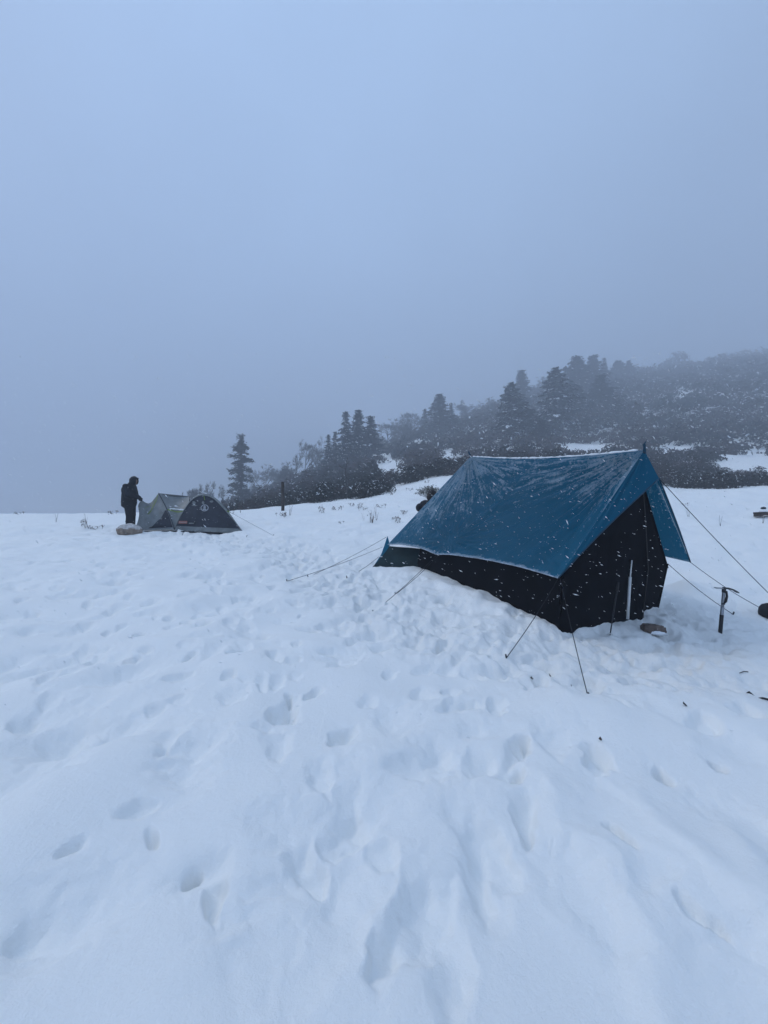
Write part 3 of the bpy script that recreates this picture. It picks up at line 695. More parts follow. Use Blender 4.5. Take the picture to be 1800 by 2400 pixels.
# ------------------------------------------------------------------ small things around the big tent
def noisy_ellipsoid(name, r, seed, mats, amp=0.12, nu=28, nv=18, flat=0.0, snow_top=None, sc=2.2, box=1.0):
    """a stone: lumpy ellipsoid, optionally with snow (2nd material) lying on its top"""
    rg = np.random.default_rng(seed); v = []; f = []; mi = []
    offs = rg.uniform(0, 50, 3)
    for j in range(nv + 1):
        th = math.pi * j / nv
        for i in range(nu):
            ph = 2 * math.pi * i / nu
            d = np.array([math.sin(th) * math.cos(ph), math.sin(th) * math.sin(ph), math.cos(th)])
            k = 1 + amp * (float(perlin(d[0] * sc + offs[0], d[1] * sc + d[2] * 1.7 + offs[1])) + 0.6 * float(perlin(d[1] * sc * 2.3 + offs[2], d[2] * sc * 2.3 + d[0])))
            p = np.sign(d) * np.abs(d) ** box * k * np.array(r)
            if flat and p[2] < -flat * r[2]: p[2] = -flat * r[2]
            v.append(p)
    for j in range(nv):
        for i in range(nu):
            f.append([j * nu + i, (j + 1) * nu + i, (j + 1) * nu + (i + 1) % nu, j * nu + (i + 1) % nu])
            th = math.pi * (j + .5) / nv
            s = 0
            if snow_top is not None and th < snow_top + 0.5 * float(perlin(i * 0.6 + offs[0], j * 0.9)): s = 1
            mi.append(s)
    return mesh_np(name, np.array(v), f, mats, mi, True)

M_tan = plain('tan_stone', (0.24, 0.19, 0.15), 0.9, 0.35, 9, 0.7, 22)
M_tansnow = plain('stone_with_thin_snow', (0.52, 0.49, 0.47), 0.85, 0.35, 13, 0.5, 30)
M_paper = plain('brown_stone', (0.13, 0.10, 0.085), 0.9, 0.4, 18, 0.7, 40)

def place_on_ground(o, x, y, sink=0.0): o.location = (x, y, gz(x, y) - sink)

# boulder by the person's feet
o = link('boulder', noisy_ellipsoid('boulder', (0.345, 0.26, 0.21), 4, [M_tan, M_tansnow], 0.13, 36, 22, 0.8, 1.25)); o.rotation_euler = (0, R(4), R(12))
BX, BY = P(304, 1240, 11.35)[0], 11.35
o.location = (BX, BY, P(304, 1240, 11.35)[2] - .05); tag(o, 'tan rounded boulder dusted with snow at the standing person\'s feet', 'boulder')

# flat stone by the door
x, y = pix_ground(1531, 1472)
o = link('flat_stone', noisy_ellipsoid('flat_stone', (.115, .075, .06), 14, [M_paper, M_snowbit], .22, 30, 20, 0, None, 2.2, .5)); o.location = (x, y, gz(x, y) + .07); o.rotation_euler = (R(-8), R(4), R(-8)); tag(o, 'flat brown stone lying on the snow in front of the tent door', 'stone')
sn = noisy_ellipsoid('snow_crust', (.085, .02, .022), 9, M_snowbit, .5); o2 = link('snow_crust', sn, o); o2.location = (0.02, -.072, -.030)

# dark stone holding the guy line at the right edge
x, y = 4.86, 4.83
o = link('dark_stone', noisy_ellipsoid('dark_stone', (.115, .12, .115), 21, M_darkstone, .12)); o.location = (x, y, gz(x, y) + .075); tag(o, 'rounded black stone at the foot of a guy line, right picture edge', 'stone')

# weathered log end far right and the little stone above it
x, y = pix_ground(1790, 1214)
mb = MB()
prof = [(-.02, .00), (.0, .05), (-.03, .13), (.10, .135), (.30, .13), (.60, .15), (1.0, .16), (1.0, .02), (.5, .03), (.2, .045), (.05, .0)]
mb.prism(prof, -.09, .10); o = mb.build('log', [M_wood]); bx = o.modifiers.new('bevel', 'BEVEL'); bx.width = .015; bx.segments = 2
o.location = (P(1774, 1212, y)[0], y, gz(x, y) + .03); o.rotation_euler = (0, R(-1.5), R(8)); tag(o, 'split grey log half buried in the snow slope at right', 'log')
sn = noisy_ellipsoid('snow_cap', (.22, .09, .035), 12, M_snowbit, .3); o2 = link('snow_cap', sn, o); o2.location = (.34, 0, .145)
x, y = pix_ground(1789, 1194)
o = link('small_stone', noisy_ellipsoid('small_stone', (.075, .06, .05), 33, M_darkstone, .25)); o.location = (x, y, gz(x, y) + .02); tag(o, 'small dark stone poking out of the snow just above the log', 'stone')

# stick half buried at the right edge and a thin twig beyond it
def ground_line(pxs, lift):
    out = []
    for (px, py), l in zip(pxs, lift):
        x, y = pix_ground(px, py); out.append(Vector((x, y, gz(x, y) + l)))
    return out
mb = MB(); mb.tube(ground_line([(1748, 1607), (1756, 1612), (1768, 1618)], [-.015, .010, -.006]), [.006, .008, .006], 6)
mb.tube(ground_line([(1776, 1622), (1788, 1629), (1800, 1637), (1840, 1660)], [-.01, .010, .016, .03]), [.008, .009, .009, .009], 6)
tag(mb.build('stick', M_rubber), 'black stick half buried in snow at the right picture edge', 'stick')
mb = MB(); mb.tube(ground_line([(1733, 1566), (1744, 1565), (1753, 1562)], [.002, .008, .014]), [.003, .004, .005], 5)
tag(mb.build('twig', M_bark), 'thin curved twig on the trodden snow below the ice axe', 'twig')
for k, (px, py, ang, lab) in enumerate([(1288, 1563, 20, 'dark leaf scrap on trodden snow left of the near guy line peg'), (1245, 1578, 60, 'tiny brown leaf scrap below the leftmost near guy line'),
        (1340, 1600, 10, 'pale dry leaf on the snow beside the nearest tent peg'), (1603, 1657, 30, 'small black crumb of soil on bare snow right of the pegs'), (1405, 1730, 70, 'short dry straw stuck in the foreground snow')]):
    x, y = pix_ground(px, py); mb = MB(); s = .010 if k != 4 else .007
    mb.grid(lambda u, v: Vector(((u - .5) * s * 2.2 * math.sin(math.pi * (0.12 + .76 * v)), (v - .5) * s * 2.6, .007 + .010 * math.sin(u * 3.1 + v * 2) + .012 * v)), 4, 5)
    o = mb.build('leaf_scrap', M_dry if k != 3 else M_darkstone); o.location = (x, y, gz(x, y)); o.rotation_euler = (R(25), 0, R(ang)); tag(o, lab, 'leaf')
    sd_ = o.modifiers.new('thickness', 'SOLIDIFY'); sd_.thickness = .003

# trekking pole stuck in front of the door
x, y = pix_ground(1428, 1477); bz = gz(x, y); ax = Vector((x, y, bz - .05)); top = P(1449, 1366, y + .12)
root = empty('trekking_pole', (x, y, bz)); tag(root, 'thin dark trekking pole standing in the snow before the black door', 'trekking pole')
d = (top - ax).normalized(); L_ = (top - ax).length; rl = lambda p: p - Vector((x, y, bz))
mb = MB(); mb.tube([rl(ax), rl(ax + d * L_ * .45)], .0065, 8); mb.tube([rl(ax + d * L_ * .42), rl(top)], .0085, 8); mb.build('shaft', M_darkmetal, root, True)
mb = MB(); mb.tube([rl(top - d * .10), rl(top - d * .05), rl(top)], [.013, .016, .012], 8); mb.ellipsoid(rl(top), (.014, .014, .010), 8, 6); mb.build('grip', M_rubber, root, True)
mb = MB(); mb.tube([rl(ax + d * .065), rl(ax + d * .075)], [.030, .026], 10); mb.build('snow_basket', M_white, root, True)

# ice axe
def build_ice_axe():
    x, y = pix_ground(1688, 1475); bz = gz(x, y)
    root = empty('ice_axe', (x, y, bz)); tag(root, 'ice axe standing upright with its shaft in the snow right of the tent', 'ice axe')
    root.rotation_euler = (0, R(4.5), R(-6))
    mb = MB(); mb.tube([(0, 0, -.10), (0, 0, .30)], .017, 12); mb.tube([(0, 0, .28), (0, 0, .50)], .0155, 12); sh = mb.build('shaft', M_steel, root, True)
    mb = MB(); mb.tube([(0, 0, -.11), (0, 0, .00), (0, 0, .205), (0, 0, .21)], [.0195, .0195, .0195, .0175], 12); mb.build('grip', M_rubber, root, True)
    mb = MB(); mb.tube([(.0, -.004, .335), (.018, -.018, .37), (.026, -.016, .43), (.022, -.008, .49)], [.010, .013, .012, .009], 8); mb.tube([(-.017, -.004, .335), (0, -.021, .34), (.019, -.004, .335)], .007, 6)
    mb.build('strap', M_rubber, root, True)
    mb = MB()   # pick: curved, drooping, toothed underneath
    up = [(-.01, .528), (.05, .530), (.10, .518), (.145, .497), (.166, .482)]; lo = [(.160, .474), (.145, .482), (.138, .477), (.125, .489), (.118, .484), (.10, .499), (.05, .510), (-.01, .508)]
    mb.prism(up + lo, -.005, .005); hd = mb.build('pick', M_darkmetal, root)
    mb = MB()   # adze: widening blade
    for sgn in (1,):
        a = [(-.005, -.012), (-.005, .012), (-.075, .030), (-.09, .028), (-.09, -.028), (-.075, -.030)]
        vv = [(p[0], p[1], .522 - .06 * abs(p[0])) for p in a] + [(p[0], p[1], .513 - .06 * abs(p[0])) for p in a]
        mb._add(vv, [[0, 1, 2, 3, 4, 5], [11, 10, 9, 8, 7, 6]] + [[k, 6 + k, 6 + (k + 1) % 6, (k + 1) % 6] for k in range(6)])
    mb.build('adze', M_steel, root)
    mb = MB(); mb.tube([(0, 0, .47), (0, 0, .515), (0, 0, .531)], [.019, .021, .015], 10); mb.build('head_socket', M_darkmetal, root, True)
build_ice_axe()

# wooden post on the meadow
x, y = P(663, 1196, 18.0)[0], 18.0; zb = gz(x, y)
mb = MB(); rg = random.Random(5)
pt = [(0, 0, -.25), (0, 0, .0), (.008, 0, .35), (-.006, .004, .8), (.006, 0, 1.15), (.0, 0, 1.29), (-.01, 0, 1.34)]
mb.tube(pt, [.095, .09, .088, .085, .083, .078, .05], 9); o = mb.build('fence_post', M_wood, None, True); o.location = (x, y, zb); o.rotation_euler = (0, R(-0.5), 0.4)
hgt = P(663, 1129, 18.0)[2] - zb; o.scale = (0.85, 0.85, hgt / 1.34)
tag(o, 'lone weathered wooden post standing in the snow before the scrub', 'post')

# ------------------------------------------------------------------ dome tent with the logo
TY = 11.7; TO = P(440, 1245, TY); TO.z = gz(TO.x, TO.y) ; SC = TY / 900
M_tgrey = plain('grey_tent_cloth', (0.16, 0.175, 0.175), 0.6, 0.25, 5, 0.3, 30, 0.3)
M_tdark = plain('charcoal_tent_cloth', (0.020, 0.023, 0.034), 0.65, 0.3, 6, 0.3, 30, 0.3)
M_tgreen = plain('green_tent_trim', (0.17, 0.25, 0.045), 0.6, 0.15, 9)
M_tsilver = plain('silver_tent_cloth', (0.17, 0.185, 0.185), 0.5, 0.2, 5, 0.2, 30, 0.4)
M_red = plain('red_label', (0.30, 0.11, 0.08), 0.6, 0.1, 20)
M_print = plain('white_print', (0.30, 0.32, 0.35), 0.6, 0.06, 20)
def tl(px, py, d):
    """tent-local point: seen at pixel (px,py), d metres behind the tent's front line"""
    q = P(px, py, TY + d); return q - TO
def curve(pts, n):
    """smooth curve through points (Catmull-Rom), n+1 samples"""
    pts = [Vector(p) for p in pts]; out = []; m = len(pts) - 1
    for k in range(n + 1):
        t = k / n * m; i = min(int(t), m - 1); f = t - i
        p0, p1, p2, p3 = pts[max(i - 1, 0)], pts[i], pts[i + 1], pts[min(i + 2, m)]
        out.append(0.5 * ((2 * p1) + (p2 - p0) * f + (2 * p0 - 5 * p1 + 4 * p2 - p3) * f * f + (3 * p1 - p0 - 3 * p2 + p3) * f ** 3))
    return out
def loft(c1, c2, nv, bulge=None):
    mb = MB(); n = len(c1) - 1
    def fn(s, v):
        k = min(int(round(s * n)), n); p = c1[k].lerp(c2[k], v)
        return p + (bulge(s, v) if bulge else Vector((0, 0, 0)))
    mb.grid(fn, n, nv); return mb

def build_dome_tent():
    root = empty('dome_tent', TO); tag(root, 'grey and charcoal dome tent half pitched, lantern emblem on its dark side', 'tent')
    n = 28
    arch_top = curve([tl(411, 1236, .05), tl(421, 1215, .12), tl(434, 1192, .26), tl(450, 1172, .42), tl(472, 1161, .52), tl(498, 1167, .48), tl(523, 1190, .30), tl(549, 1221, .14), tl(571, 1249, .0)], n)
    base = curve([tl(411, 1244, 0.0), tl(450, 1245, -.06), tl(500, 1247, -.08), tl(540, 1249, -.05), tl(572, 1251, 0)], n)
    skirt = [b.lerp(a, min(1, 0.17 / max(.02, (a - b).length))) for a, b in zip(arch_top, base)]
    bl = lambda s, v: Vector((0, -.05 * math.sin(math.pi * s) * math.sin(math.pi * v), 0.0)) + Vector((0, .008 * math.sin(s * 30), 0)) * math.sin(math.pi * v)
    dark = loft(arch_top, skirt, 12, bl).build('side_panel', M_tdark, root, True); dark['label'] = 'charcoal side panel with white emblem and red label'
    loft(skirt, base, 3).build('skirt', M_tgrey, root, True)
    # back half of the dome
    back = curve([tl(411, 1236, 1.75), tl(425, 1210, 1.6), tl(445, 1190, 1.45), tl(465, 1180, 1.35), tl(485, 1180, 1.35), tl(510, 1190, 1.5), tl(535, 1210, 1.6), tl(552, 1228, 1.7), tl(565, 1245, 1.8)], n)
    loft(arch_top, back, 8, lambda s, v: Vector((0, 0, .18 * math.sin(math.pi * v) * math.sin(math.pi * s)))).build('roof_panel', M_tgrey, root, True)
    mb = MB(); mb.tube([p + Vector((0, -.012, .006)) for p in arch_top], .016, 6); mb.build('pole_sleeve', M_tsilver, root, True)
    # front hoop, its apex the pointed left peak
    hoopF = curve([tl(372, 1156, .75), tl(381, 1172, .62), tl(391, 1192, .42), tl(401, 1216, .2), tl(409, 1241, .02)], n)
    hoopB = curve([tl(372, 1156, .75), tl(368, 1180, 1.0), tl(366, 1205, 1.3), tl(366, 1232, 1.6)], n)
    mb = MB(); mb.tube([p + Vector((0, -.01, 0)) for p in hoopF], .013, 6); mb.build('pole_sleeve', M_tdark, root, True)
    domeL = curve([tl(444, 1163, .9), tl(442, 1178, .62), tl(434, 1196, .34), tl(421, 1216, .16), tl(411, 1241, .03)], n)
    def seg(c1, c2, a, b, name, mat, dz=0.0, off=0.0, nv=10, sag=0.05):
        i0, i1 = int(a * n), int(b * n)
        lf = loft(c1[i0:i1 + 1], c2[i0:i1 + 1], nv, lambda s, v: Vector((0, -off + 0.05 * math.sin(math.pi * v), -sag * math.sin(math.pi * v) + .006 * math.sin(s * 25 + v * 9))))
        return lf.build(name, mat, root, True)
    seg(hoopF, domeL, 0, .5, 'roof_panel', M_tsilver); seg(hoopF, domeL, .5, .536, 'stripe', M_tgreen, 0, .004); seg(hoopF, domeL, .536, 1.0, 'tunnel_panel', M_tgrey)
    loft(hoopB, curve([tl(444, 1163, .9), tl(446, 1185, 1.3), tl(446, 1215, 1.6), tl(446, 1240, 1.75)], n), 6).build('tunnel_panel', M_tgrey, root, True)
    rgs = random.Random(4)
    mb = MB(); pts = [hoopF[13].lerp(domeL[13], .2 + .75 * k / 8) + Vector((0, -.0, -.03)) for k in range(9)]; mb.tube(pts, [.012 + rgs.uniform(0, .018) for _ in pts], 6); mb.build('snow_line', M_snowbit, root, True)
    # porch sheet the person is lifting
    lift = curve([tl(331, 1172, .42), tl(324, 1185, .38), tl(326, 1205, .3), tl(322, 1225, .2), tl(314, 1243, .10)], n)
    def porch(s, v):
        k = min(int(round(s * n)), n); p = lift[k].lerp(hoopF[k], v)
        sag = -0.20 * math.sin(math.pi * v) ** 1.3 * (1 - s) ** 1.5 + 0.05 * math.sin(math.pi * v) * (1 - s) * (v - .5)
        wr = 0.014 * math.sin(v * 24 + 6 * s) * math.sin(math.pi * v)
        return p + Vector((0, -0.05 * math.sin(math.pi * v) * math.sin(math.pi * s) + wr, sag))
    mb = MB(); mb.grid(porch, n, 26); pc = mb.build('porch_sheet', M_tsilver, root, True)
    # green piping fanning down from the peak
    for v0, s0, s1, w in ((.93, .05, .5, .03), (.80, .10, .30, .02)):
        mb = MB(); mb.grid(lambda u, q: porch(s0 + (s1 - s0) * u, (v0 - (v0 - .35) * u * (1 if v0 > .9 else 1.2)) + (q - .5) * w * 1.6) + Vector((0, -.012, 0)), 26, 2); mb.build('green_piping', M_tgreen, pc, True)
    # charcoal vent triangle
    mb = MB(); mb.grid(lambda u, q: porch(.52 + .42 * q, .985 - (.62 * q * u + .01)) + Vector((0, -.014, 0)), 14, 14); mb.build('vent_panel', M_tdark, pc, True)
    # ground sheet edge
    mb = MB(); mb.tube([tl(316, 1246, .1), tl(360, 1247, -.02), tl(410, 1245, -.04), tl(470, 1248, -.12), tl(530, 1251, -.09), tl(577, 1254, -.02)], .022, 6); mb.build('ground_sheet', M_black, root, True)
    # emblem and label on the dark panel
    def panel_pt(px, py):
        best = None
        for k in range(n + 1):
            a, b = arch_top[k], skirt[k]
            for j in range(13):
                p = a.lerp(b, j / 12) + bl(k / n, j / 12); w = p + TO
                qx = 900 + 900 * w.x / w.y; qy = 1200 - 900 * (w.z - CAM_H) / w.y
                dd = (qx - px) ** 2 + (qy - py) ** 2
                if best is None or dd < best[0]: best = (dd, p)
        return best[1]
    c = panel_pt(481, 1191); up = (panel_pt(481, 1176) - panel_pt(481, 1212)).normalized(); rt = Vector((1, 0, 0)); nr = rt.cross(up).normalized()
    if nr.y > 0: nr = -nr
    c = c + nr * 0.03
    fr = lambda x, y, z: c + rt * x + up * z + nr * y
    r = .125; mb = MB(); N = 28
    ring = [(r * math.cos(2 * math.pi * k / N), r * math.sin(2 * math.pi * k / N)) for k in range(N)]; inn = [(.098 * math.cos(2 * math.pi * k / N), .098 * math.sin(2 * math.pi * k / N)) for k in range(N)]
    mb._add([fr(x, .002, z) for x, z in ring] + [fr(x, .002, z) for x, z in inn], [[k, (k + 1) % N, N + (k + 1) % N, N + k] for k in range(N)])
    em = mb.build('emblem', M_print, dark)
    mb = MB()                                              # lantern: base, fuel tank, glass, vented cap, bail
    for poly_ in ([(-.06, -.085), (.06, -.085), (.055, -.045), (.03, -.03), (-.03, -.03), (-.055, -.045)], [(-.035, -.024), (.035, -.024), (.035, .022), (-.035, .022)],
                  [(-.05, .028), (.05, .028), (.03, .058), (-.03, .058)], [(-.012, .06), (.012, .06), (.012, .09), (-.012, .09)]):
        mb.prism(poly_, .002, .004, 0, fr)
    mb.build('lantern_print', M_print, em)
    c2 = panel_pt(430, 1223) + Vector((0, -.035, 0)); c = c2
    up2 = up; fr2 = lambda x, y, z: c2 + rt * x + up2 * z + nr * y
    lab = MB(); lab.prism([(-.13, -.045), (.13, -.045), (.13, .045), (-.13, .045)], 0, .003, 0, fr2); lb = lab.build('brand_label', M_red, dark)
    def text(s, size, pos, mat, parent, nm):
        cu = bpy.data.curves.new(nm, 'FONT'); cu.body = s; cu.size = size; cu.align_x = 'CENTER'; cu.align_y = 'CENTER'; cu.extrude = 0.0015
        tob = bpy.data.objects.new(nm, cu); COL.objects.link(tob)
        dg = bpy.context.evaluated_depsgraph_get(); me = bpy.data.meshes.new_from_object(tob.evaluated_get(dg)); bpy.data.objects.remove(tob)
        M3 = np.array([[rt.x, up2.x, nr.x], [rt.y, up2.y, nr.y], [rt.z, up2.z, nr.z]])
        vv = np.array([tuple(q.co) for q in me.vertices]); vv = vv @ M3.T + np.array(pos)
        me.vertices.foreach_set('co', vv.astype(np.float32).ravel()); me.materials.clear(); me.materials.append(mat); me.update()
        link(nm, me, parent)
    text('Coleman', .068, c2 + nr * .005, M_print, lb, 'label_lettering')
    c3 = panel_pt(449, 1225) + Vector((0, -.035, 0)); mb = MB()
    fr3 = lambda x, y, z: c3 + rt * x + up2 * z + nr * y
    mb.prism([(-.08, -.018), (.08, -.018), (.075, .016), (-.075, .016)], 0, .002, 0, fr3); mb.build('model_lettering', M_tsilver, dark)
    # vents, frost patches on the cloth, guy line
    for (px, py, w, h) in ((457, 1178, .05, .06), (459, 1184, .08, .02), (495, 1180, .06, .03), (478, 1176, .04, .045)):
        q = panel_pt(px, py) + nr * .03; sp = noisy_ellipsoid('frost_patch', (w, .004, h), int(px), M_tsilver, .5, 12, 8); oo = link('frost_patch', sp, dark); oo.location = q
    mb = MB(); mb.tube([tl(478, 1162, .48), tl(480, 1172, .40)], .012, 5); mb.build('green_tab', M_tgreen, root)
    mb = MB(); mb.tube([tl(533, 1198, .30), tl(541, 1201, .26)], [.03, .006], 5); mb.build('green_tab', M_tgreen, root)
    e = pix_ground(640, 1256); ge = Vector((e[0], e[1], gz(*e))) - TO
    mb = MB(); a = tl(540, 1201, .26); mb.tube([a.lerp(ge, k / 6) for k in range(7)], .004, 4); g_ = mb.build('guy_line', M_rope, root)
    mb = MB(); mb.tube([ge + Vector((0, 0, -.08)), ge + Vector((.02, 0, .03))], .008, 5); mb.build('peg', M_darkmetal, g_)
    for (px, py) in ((427, 1250), (577, 1254)):
        x_, y_ = pix_ground(px, py); mb = MB(); b_ = Vector((x_, y_, gz(x_, y_))) - TO; mb.tube([b_ + Vector((0, .0, -.06)), b_ + Vector((.02, 0, .06)), b_ + Vector((.05, 0, .05))], .007, 5); mb.build('peg', M_darkmetal, root)
build_dome_tent()

# ------------------------------------------------------------------ people
def capsule(mb, a, b, ra, rb, n=12):
    a = Vector(a); b = Vector(b); d = (b - a).normalized()
    pts = [a - d * ra * .9, a - d * ra * .55, a, b, b + d * rb * .55, b + d * rb * .9]
    mb.tube(pts, [ra * .42, ra * .83, ra, rb, rb * .83, rb * .42], n)
def skin_of(mb, name, mat, parent, voxel=0.014, smooth=6, loc=None):
    """fuse overlapping volumes into one continuous surface"""
    me = mb.mesh(name + '_src', [mat]); o = bpy.data.objects.new(name, me); COL.objects.link(o)
    rm = o.modifiers.new('r', 'REMESH'); rm.mode = 'VOXEL'; rm.voxel_size = voxel
    sm = o.modifiers.new('s', 'SMOOTH'); sm.iterations = smooth; sm.factor = 0.5
    dg = bpy.context.evaluated_depsgraph_get(); m2 = bpy.data.meshes.new_from_object(o.evaluated_get(dg)); bpy.data.objects.remove(o)
    m2.materials.clear(); m2.materials.append(mat); m2.polygons.foreach_set('use_smooth', np.ones(len(m2.polygons), dtype=bool)); m2.update()
    return link(name, m2, parent, loc)

def hand(mb, wrist, direc, palm_n, thumb_side, curl=0.5, s=1.0):
    """palm, four fingers of unequal length bent at the knuckles, thumb from the side of the palm"""
    d = Vector(direc).normalized(); n = Vector(palm_n).normalized(); t = d.cross(n).normalized() * thumb_side
    w = Vector(wrist); pc = w + d * .05 * s
    mb.ellipsoid(pc, (.03 * s,) * 3, 10, 8); capsule(mb, w, w + d * .085 * s, .026 * s, .03 * s, 10)
    for k, ln in enumerate((.072, .080, .074, .058)):
        b = w + d * .085 * s + t * (.026 - .0175 * k) * s
        k1 = b + (d * math.cos(curl * .8) + n * math.sin(curl * .8)) * ln * .5 * s
        k2 = k1 + (d * math.cos(curl * 1.9) + n * math.sin(curl * 1.9)) * ln * .5 * s
        capsule(mb, b, k1, .0105 * s, .0095 * s, 8); capsule(mb, k1, k2, .0095 * s, .008 * s, 8)
    b = w + d * .03 * s + t * .026 * s; k1 = b + (d * .7 + t * .7) * .04 * s; k2 = k1 + (d * .85 + n * .5) * .033 * s
    capsule(mb, b, k1, .013 * s, .011 * s, 8); capsule(mb, k1, k2, .011 * s, .009 * s, 8)

def build_person():
    X0, Y0 = P(304, 1240, 11.95)[0], 11.95; z0 = gz(X0, Y0) - 0.02
    root = empty('person', (X0, Y0, z0)); tag(root, 'person standing in black hooded jacket and trousers, lifting the grey tent porch', 'person')
    # local frame: +x is where the person faces (to the right in the picture)
    body = MB()
    capsule(body, (0, .11, .08), (.01, .10, .46), .05, .062); capsule(body, (.01, .10, .46), (0, .085, .86), .065, .085)
    capsule(body, (.04, -.10, .08), (.05, -.10, .46), .05, .062); capsule(body, (.05, -.10, .46), (0, -.085, .86), .065, .085)
    capsule(body, (0, 0, .86), (0, 0, 1.08), .135, .125); capsule(body, (0, 0, 1.08), (.01, 0, 1.34), .13, .13)
    capsule(body, (.01, -.16, 1.38), (.01, .16, 1.38), .06, .06); capsule(body, (.02, 0, 1.38), (.075, 0, 1.52), .055, .055)
    body.ellipsoid((.13, 0, 1.56), (.090, .072, .108), 16, 12)
    body.ellipsoid((.165, 0, 1.515), (.062, .055, .07), 12, 10); body.ellipsoid((.228, 0, 1.535), (.020, .013, .022), 8, 6)
    body.ellipsoid((.208, 0, 1.492), (.020, .025, .010), 8, 6); body.ellipsoid((.182, 0, 1.460), (.026, .025, .020), 8, 6)
    for sg in (-1, 1):
        body.ellipsoid((.213, .031 * sg, 1.572), (.013, .015, .009), 8, 6); body.ellipsoid((.115, .073 * sg, 1.55), (.018, .008, .028), 8, 6)
    # arms: upper arm down, forearm forward to the sheet
    hx = P(330, 1170, Y0)[0] - X0; hz = P(330, 1170, Y0)[2] - z0
    hands = {}
    for sg in (-1, 1):
        sh = Vector((.0, .19 * sg, 1.37)); el = Vector((.05 + .03 * (sg < 0), .235 * sg, 1.09)); wr = Vector((hx - .10, .10 * sg, hz + .055))
        capsule(body, sh, el, .048, .040); capsule(body, el, wr, .040, .028); hands[sg] = (el, wr, sh)
    skin_of(body, 'body', M_skin, root, .012, 3)
    gl = MB()
    for sg in (-1, 1):
        el, wr, sh = hands[sg]; dr = (wr - el).normalized() * .6 + Vector((.5, 0, -.35))
        hand(gl, wr, dr, Vector((-.2, -.6 * sg, -.8)), 1 if sg < 0 else -1, .75, 1.08)
    for sg, nm in ((-1, 0), (1, 0)):
        g1 = MB(); el, wr, sh = hands[sg]; dr = (wr - el).normalized() * .6 + Vector((.5, 0, -.35))
        hand(g1, wr, dr, Vector((-.2, -.6 * sg, -.8)), 1 if sg < 0 else -1, .75, 1.08); skin_of(g1, 'glove', M_glove, root, .006, 2)
    tr = MB()
    for sg, fx in ((1, 0.0), (-1, .04)):
        capsule(tr, (fx, .105 * sg, .10), (fx + .015, .10 * sg, .46), .088, .094, 14); capsule(tr, (fx + .015, .10 * sg, .46), (0, .085 * sg, .88), .096, .122, 14)
        tr.ellipsoid((fx - .01, .105 * sg, .12), (.098, .092, .06), 12, 8); tr.ellipsoid((fx + .03, .10 * sg, .50), (.09, .092, .08), 12, 8); tr.ellipsoid((fx - .0, .10 * sg, .30), (.10, .094, .05), 12, 8)
    skin_of(tr, 'trousers', M_trouser, root, .014, 3)
    jk = MB()
    capsule(jk, (-.02, 0, .86), (-.015, 0, 1.10), .215, .21, 18); capsule(jk, (-.015, 0, 1.10), (-.005, 0, 1.28), .21, .195, 18)
    capsule(jk, (0, -.15, 1.35), (0, .15, 1.35), .095, .095, 14); jk.ellipsoid((-.03, 0, .80), (.205, .215, .10), 18, 10); jk.ellipsoid((-.06, 0, 1.25), (.16, .21, .19), 16, 12)
    capsule(jk, (.01, 0, 1.36), (.05, 0, 1.46), .095, .085, 14)
    for sg in (-1, 1):
        el, wr, sh = hands[sg]; capsule(jk, sh, el, .088, .078, 12); capsule(jk, el, wr, .076, .052, 12); jk.ellipsoid(el, (.082, .08, .075), 10, 8)
        jk.ellipsoid(el.lerp(wr, .5), (.066, .064, .06), 10, 8); jk.ellipsoid(sh.lerp(el, .5), (.092, .088, .07), 10, 8)
    skin_of(jk, 'jacket', M_jacket, root, .014, 3)
    # hood: a shell open to the face
    N, K = 20, 12; v = []; f = []
    def hp(i, j, k):
        ph = -math.pi * .80 + 1.60 * math.pi * i / N; th = .08 + (math.pi * .80) * j / K
        r = (.128 - k, .112 - k, .145 - k)
        back = Vector((-math.cos(ph) * math.sin(th) * r[0], math.sin(ph) * math.sin(th) * r[1], math.cos(th) * r[2]))
        return back + Vector((.125, 0, 1.55))
    for k in (0, .012):
        for j in range(K + 1):
            for i in range(N + 1): v.append(hp(i, j, k))
    S = (N + 1) * (K + 1)
    for lay in (0, 1):
        for j in range(K):
            for i in range(N):
                q = [lay * S + j * (N + 1) + i, lay * S + j * (N + 1) + i + 1, lay * S + (j + 1) * (N + 1) + i + 1, lay * S + (j + 1) * (N + 1) + i]
                f.append(q if lay == 0 else q[::-1])
    for j in range(K):
        for i in (0, N): f.append([j * (N + 1) + i, (j + 1) * (N + 1) + i, S + (j + 1) * (N + 1) + i, S + j * (N + 1) + i])
    mbh = MB(); mbh._add(v, f); hd = mbh.build('hood', M_jacket, root, True)
    # brim that shades the face: the head is bowed
    mb = MB(); mb.tube([hp(0, j, .004) for j in range(K)] , .014, 6); mb.tube([hp(N, j, .004) for j in range(K)], .014, 6); mb.ellipsoid((.205, 0, 1.625), (.062, .088, .034), 12, 8); mb.build('hood_brim', M_jacket, hd, True)
    mb = MB(); capsule(mb, (.155, -.03, 1.50), (.155, .03, 1.50), .04, .04); mb.ellipsoid((.11, 0, 1.48), (.085, .085, .055), 14, 10); skin_of(mb, 'neck_gaiter', M_trouser, root, .012, 3)
    for sg, fx in ((1, 0), (-1, .04)):
        bt = MB(); capsule(bt, (fx - .04, .105 * sg, .05), (fx + .15, .11 * sg, .045), .055, .048); capsule(bt, (fx, .105 * sg, .05), (fx, .105 * sg, .20), .058, .06); skin_of(bt, 'boot', M_rubber, root, .012, 2)
build_person()

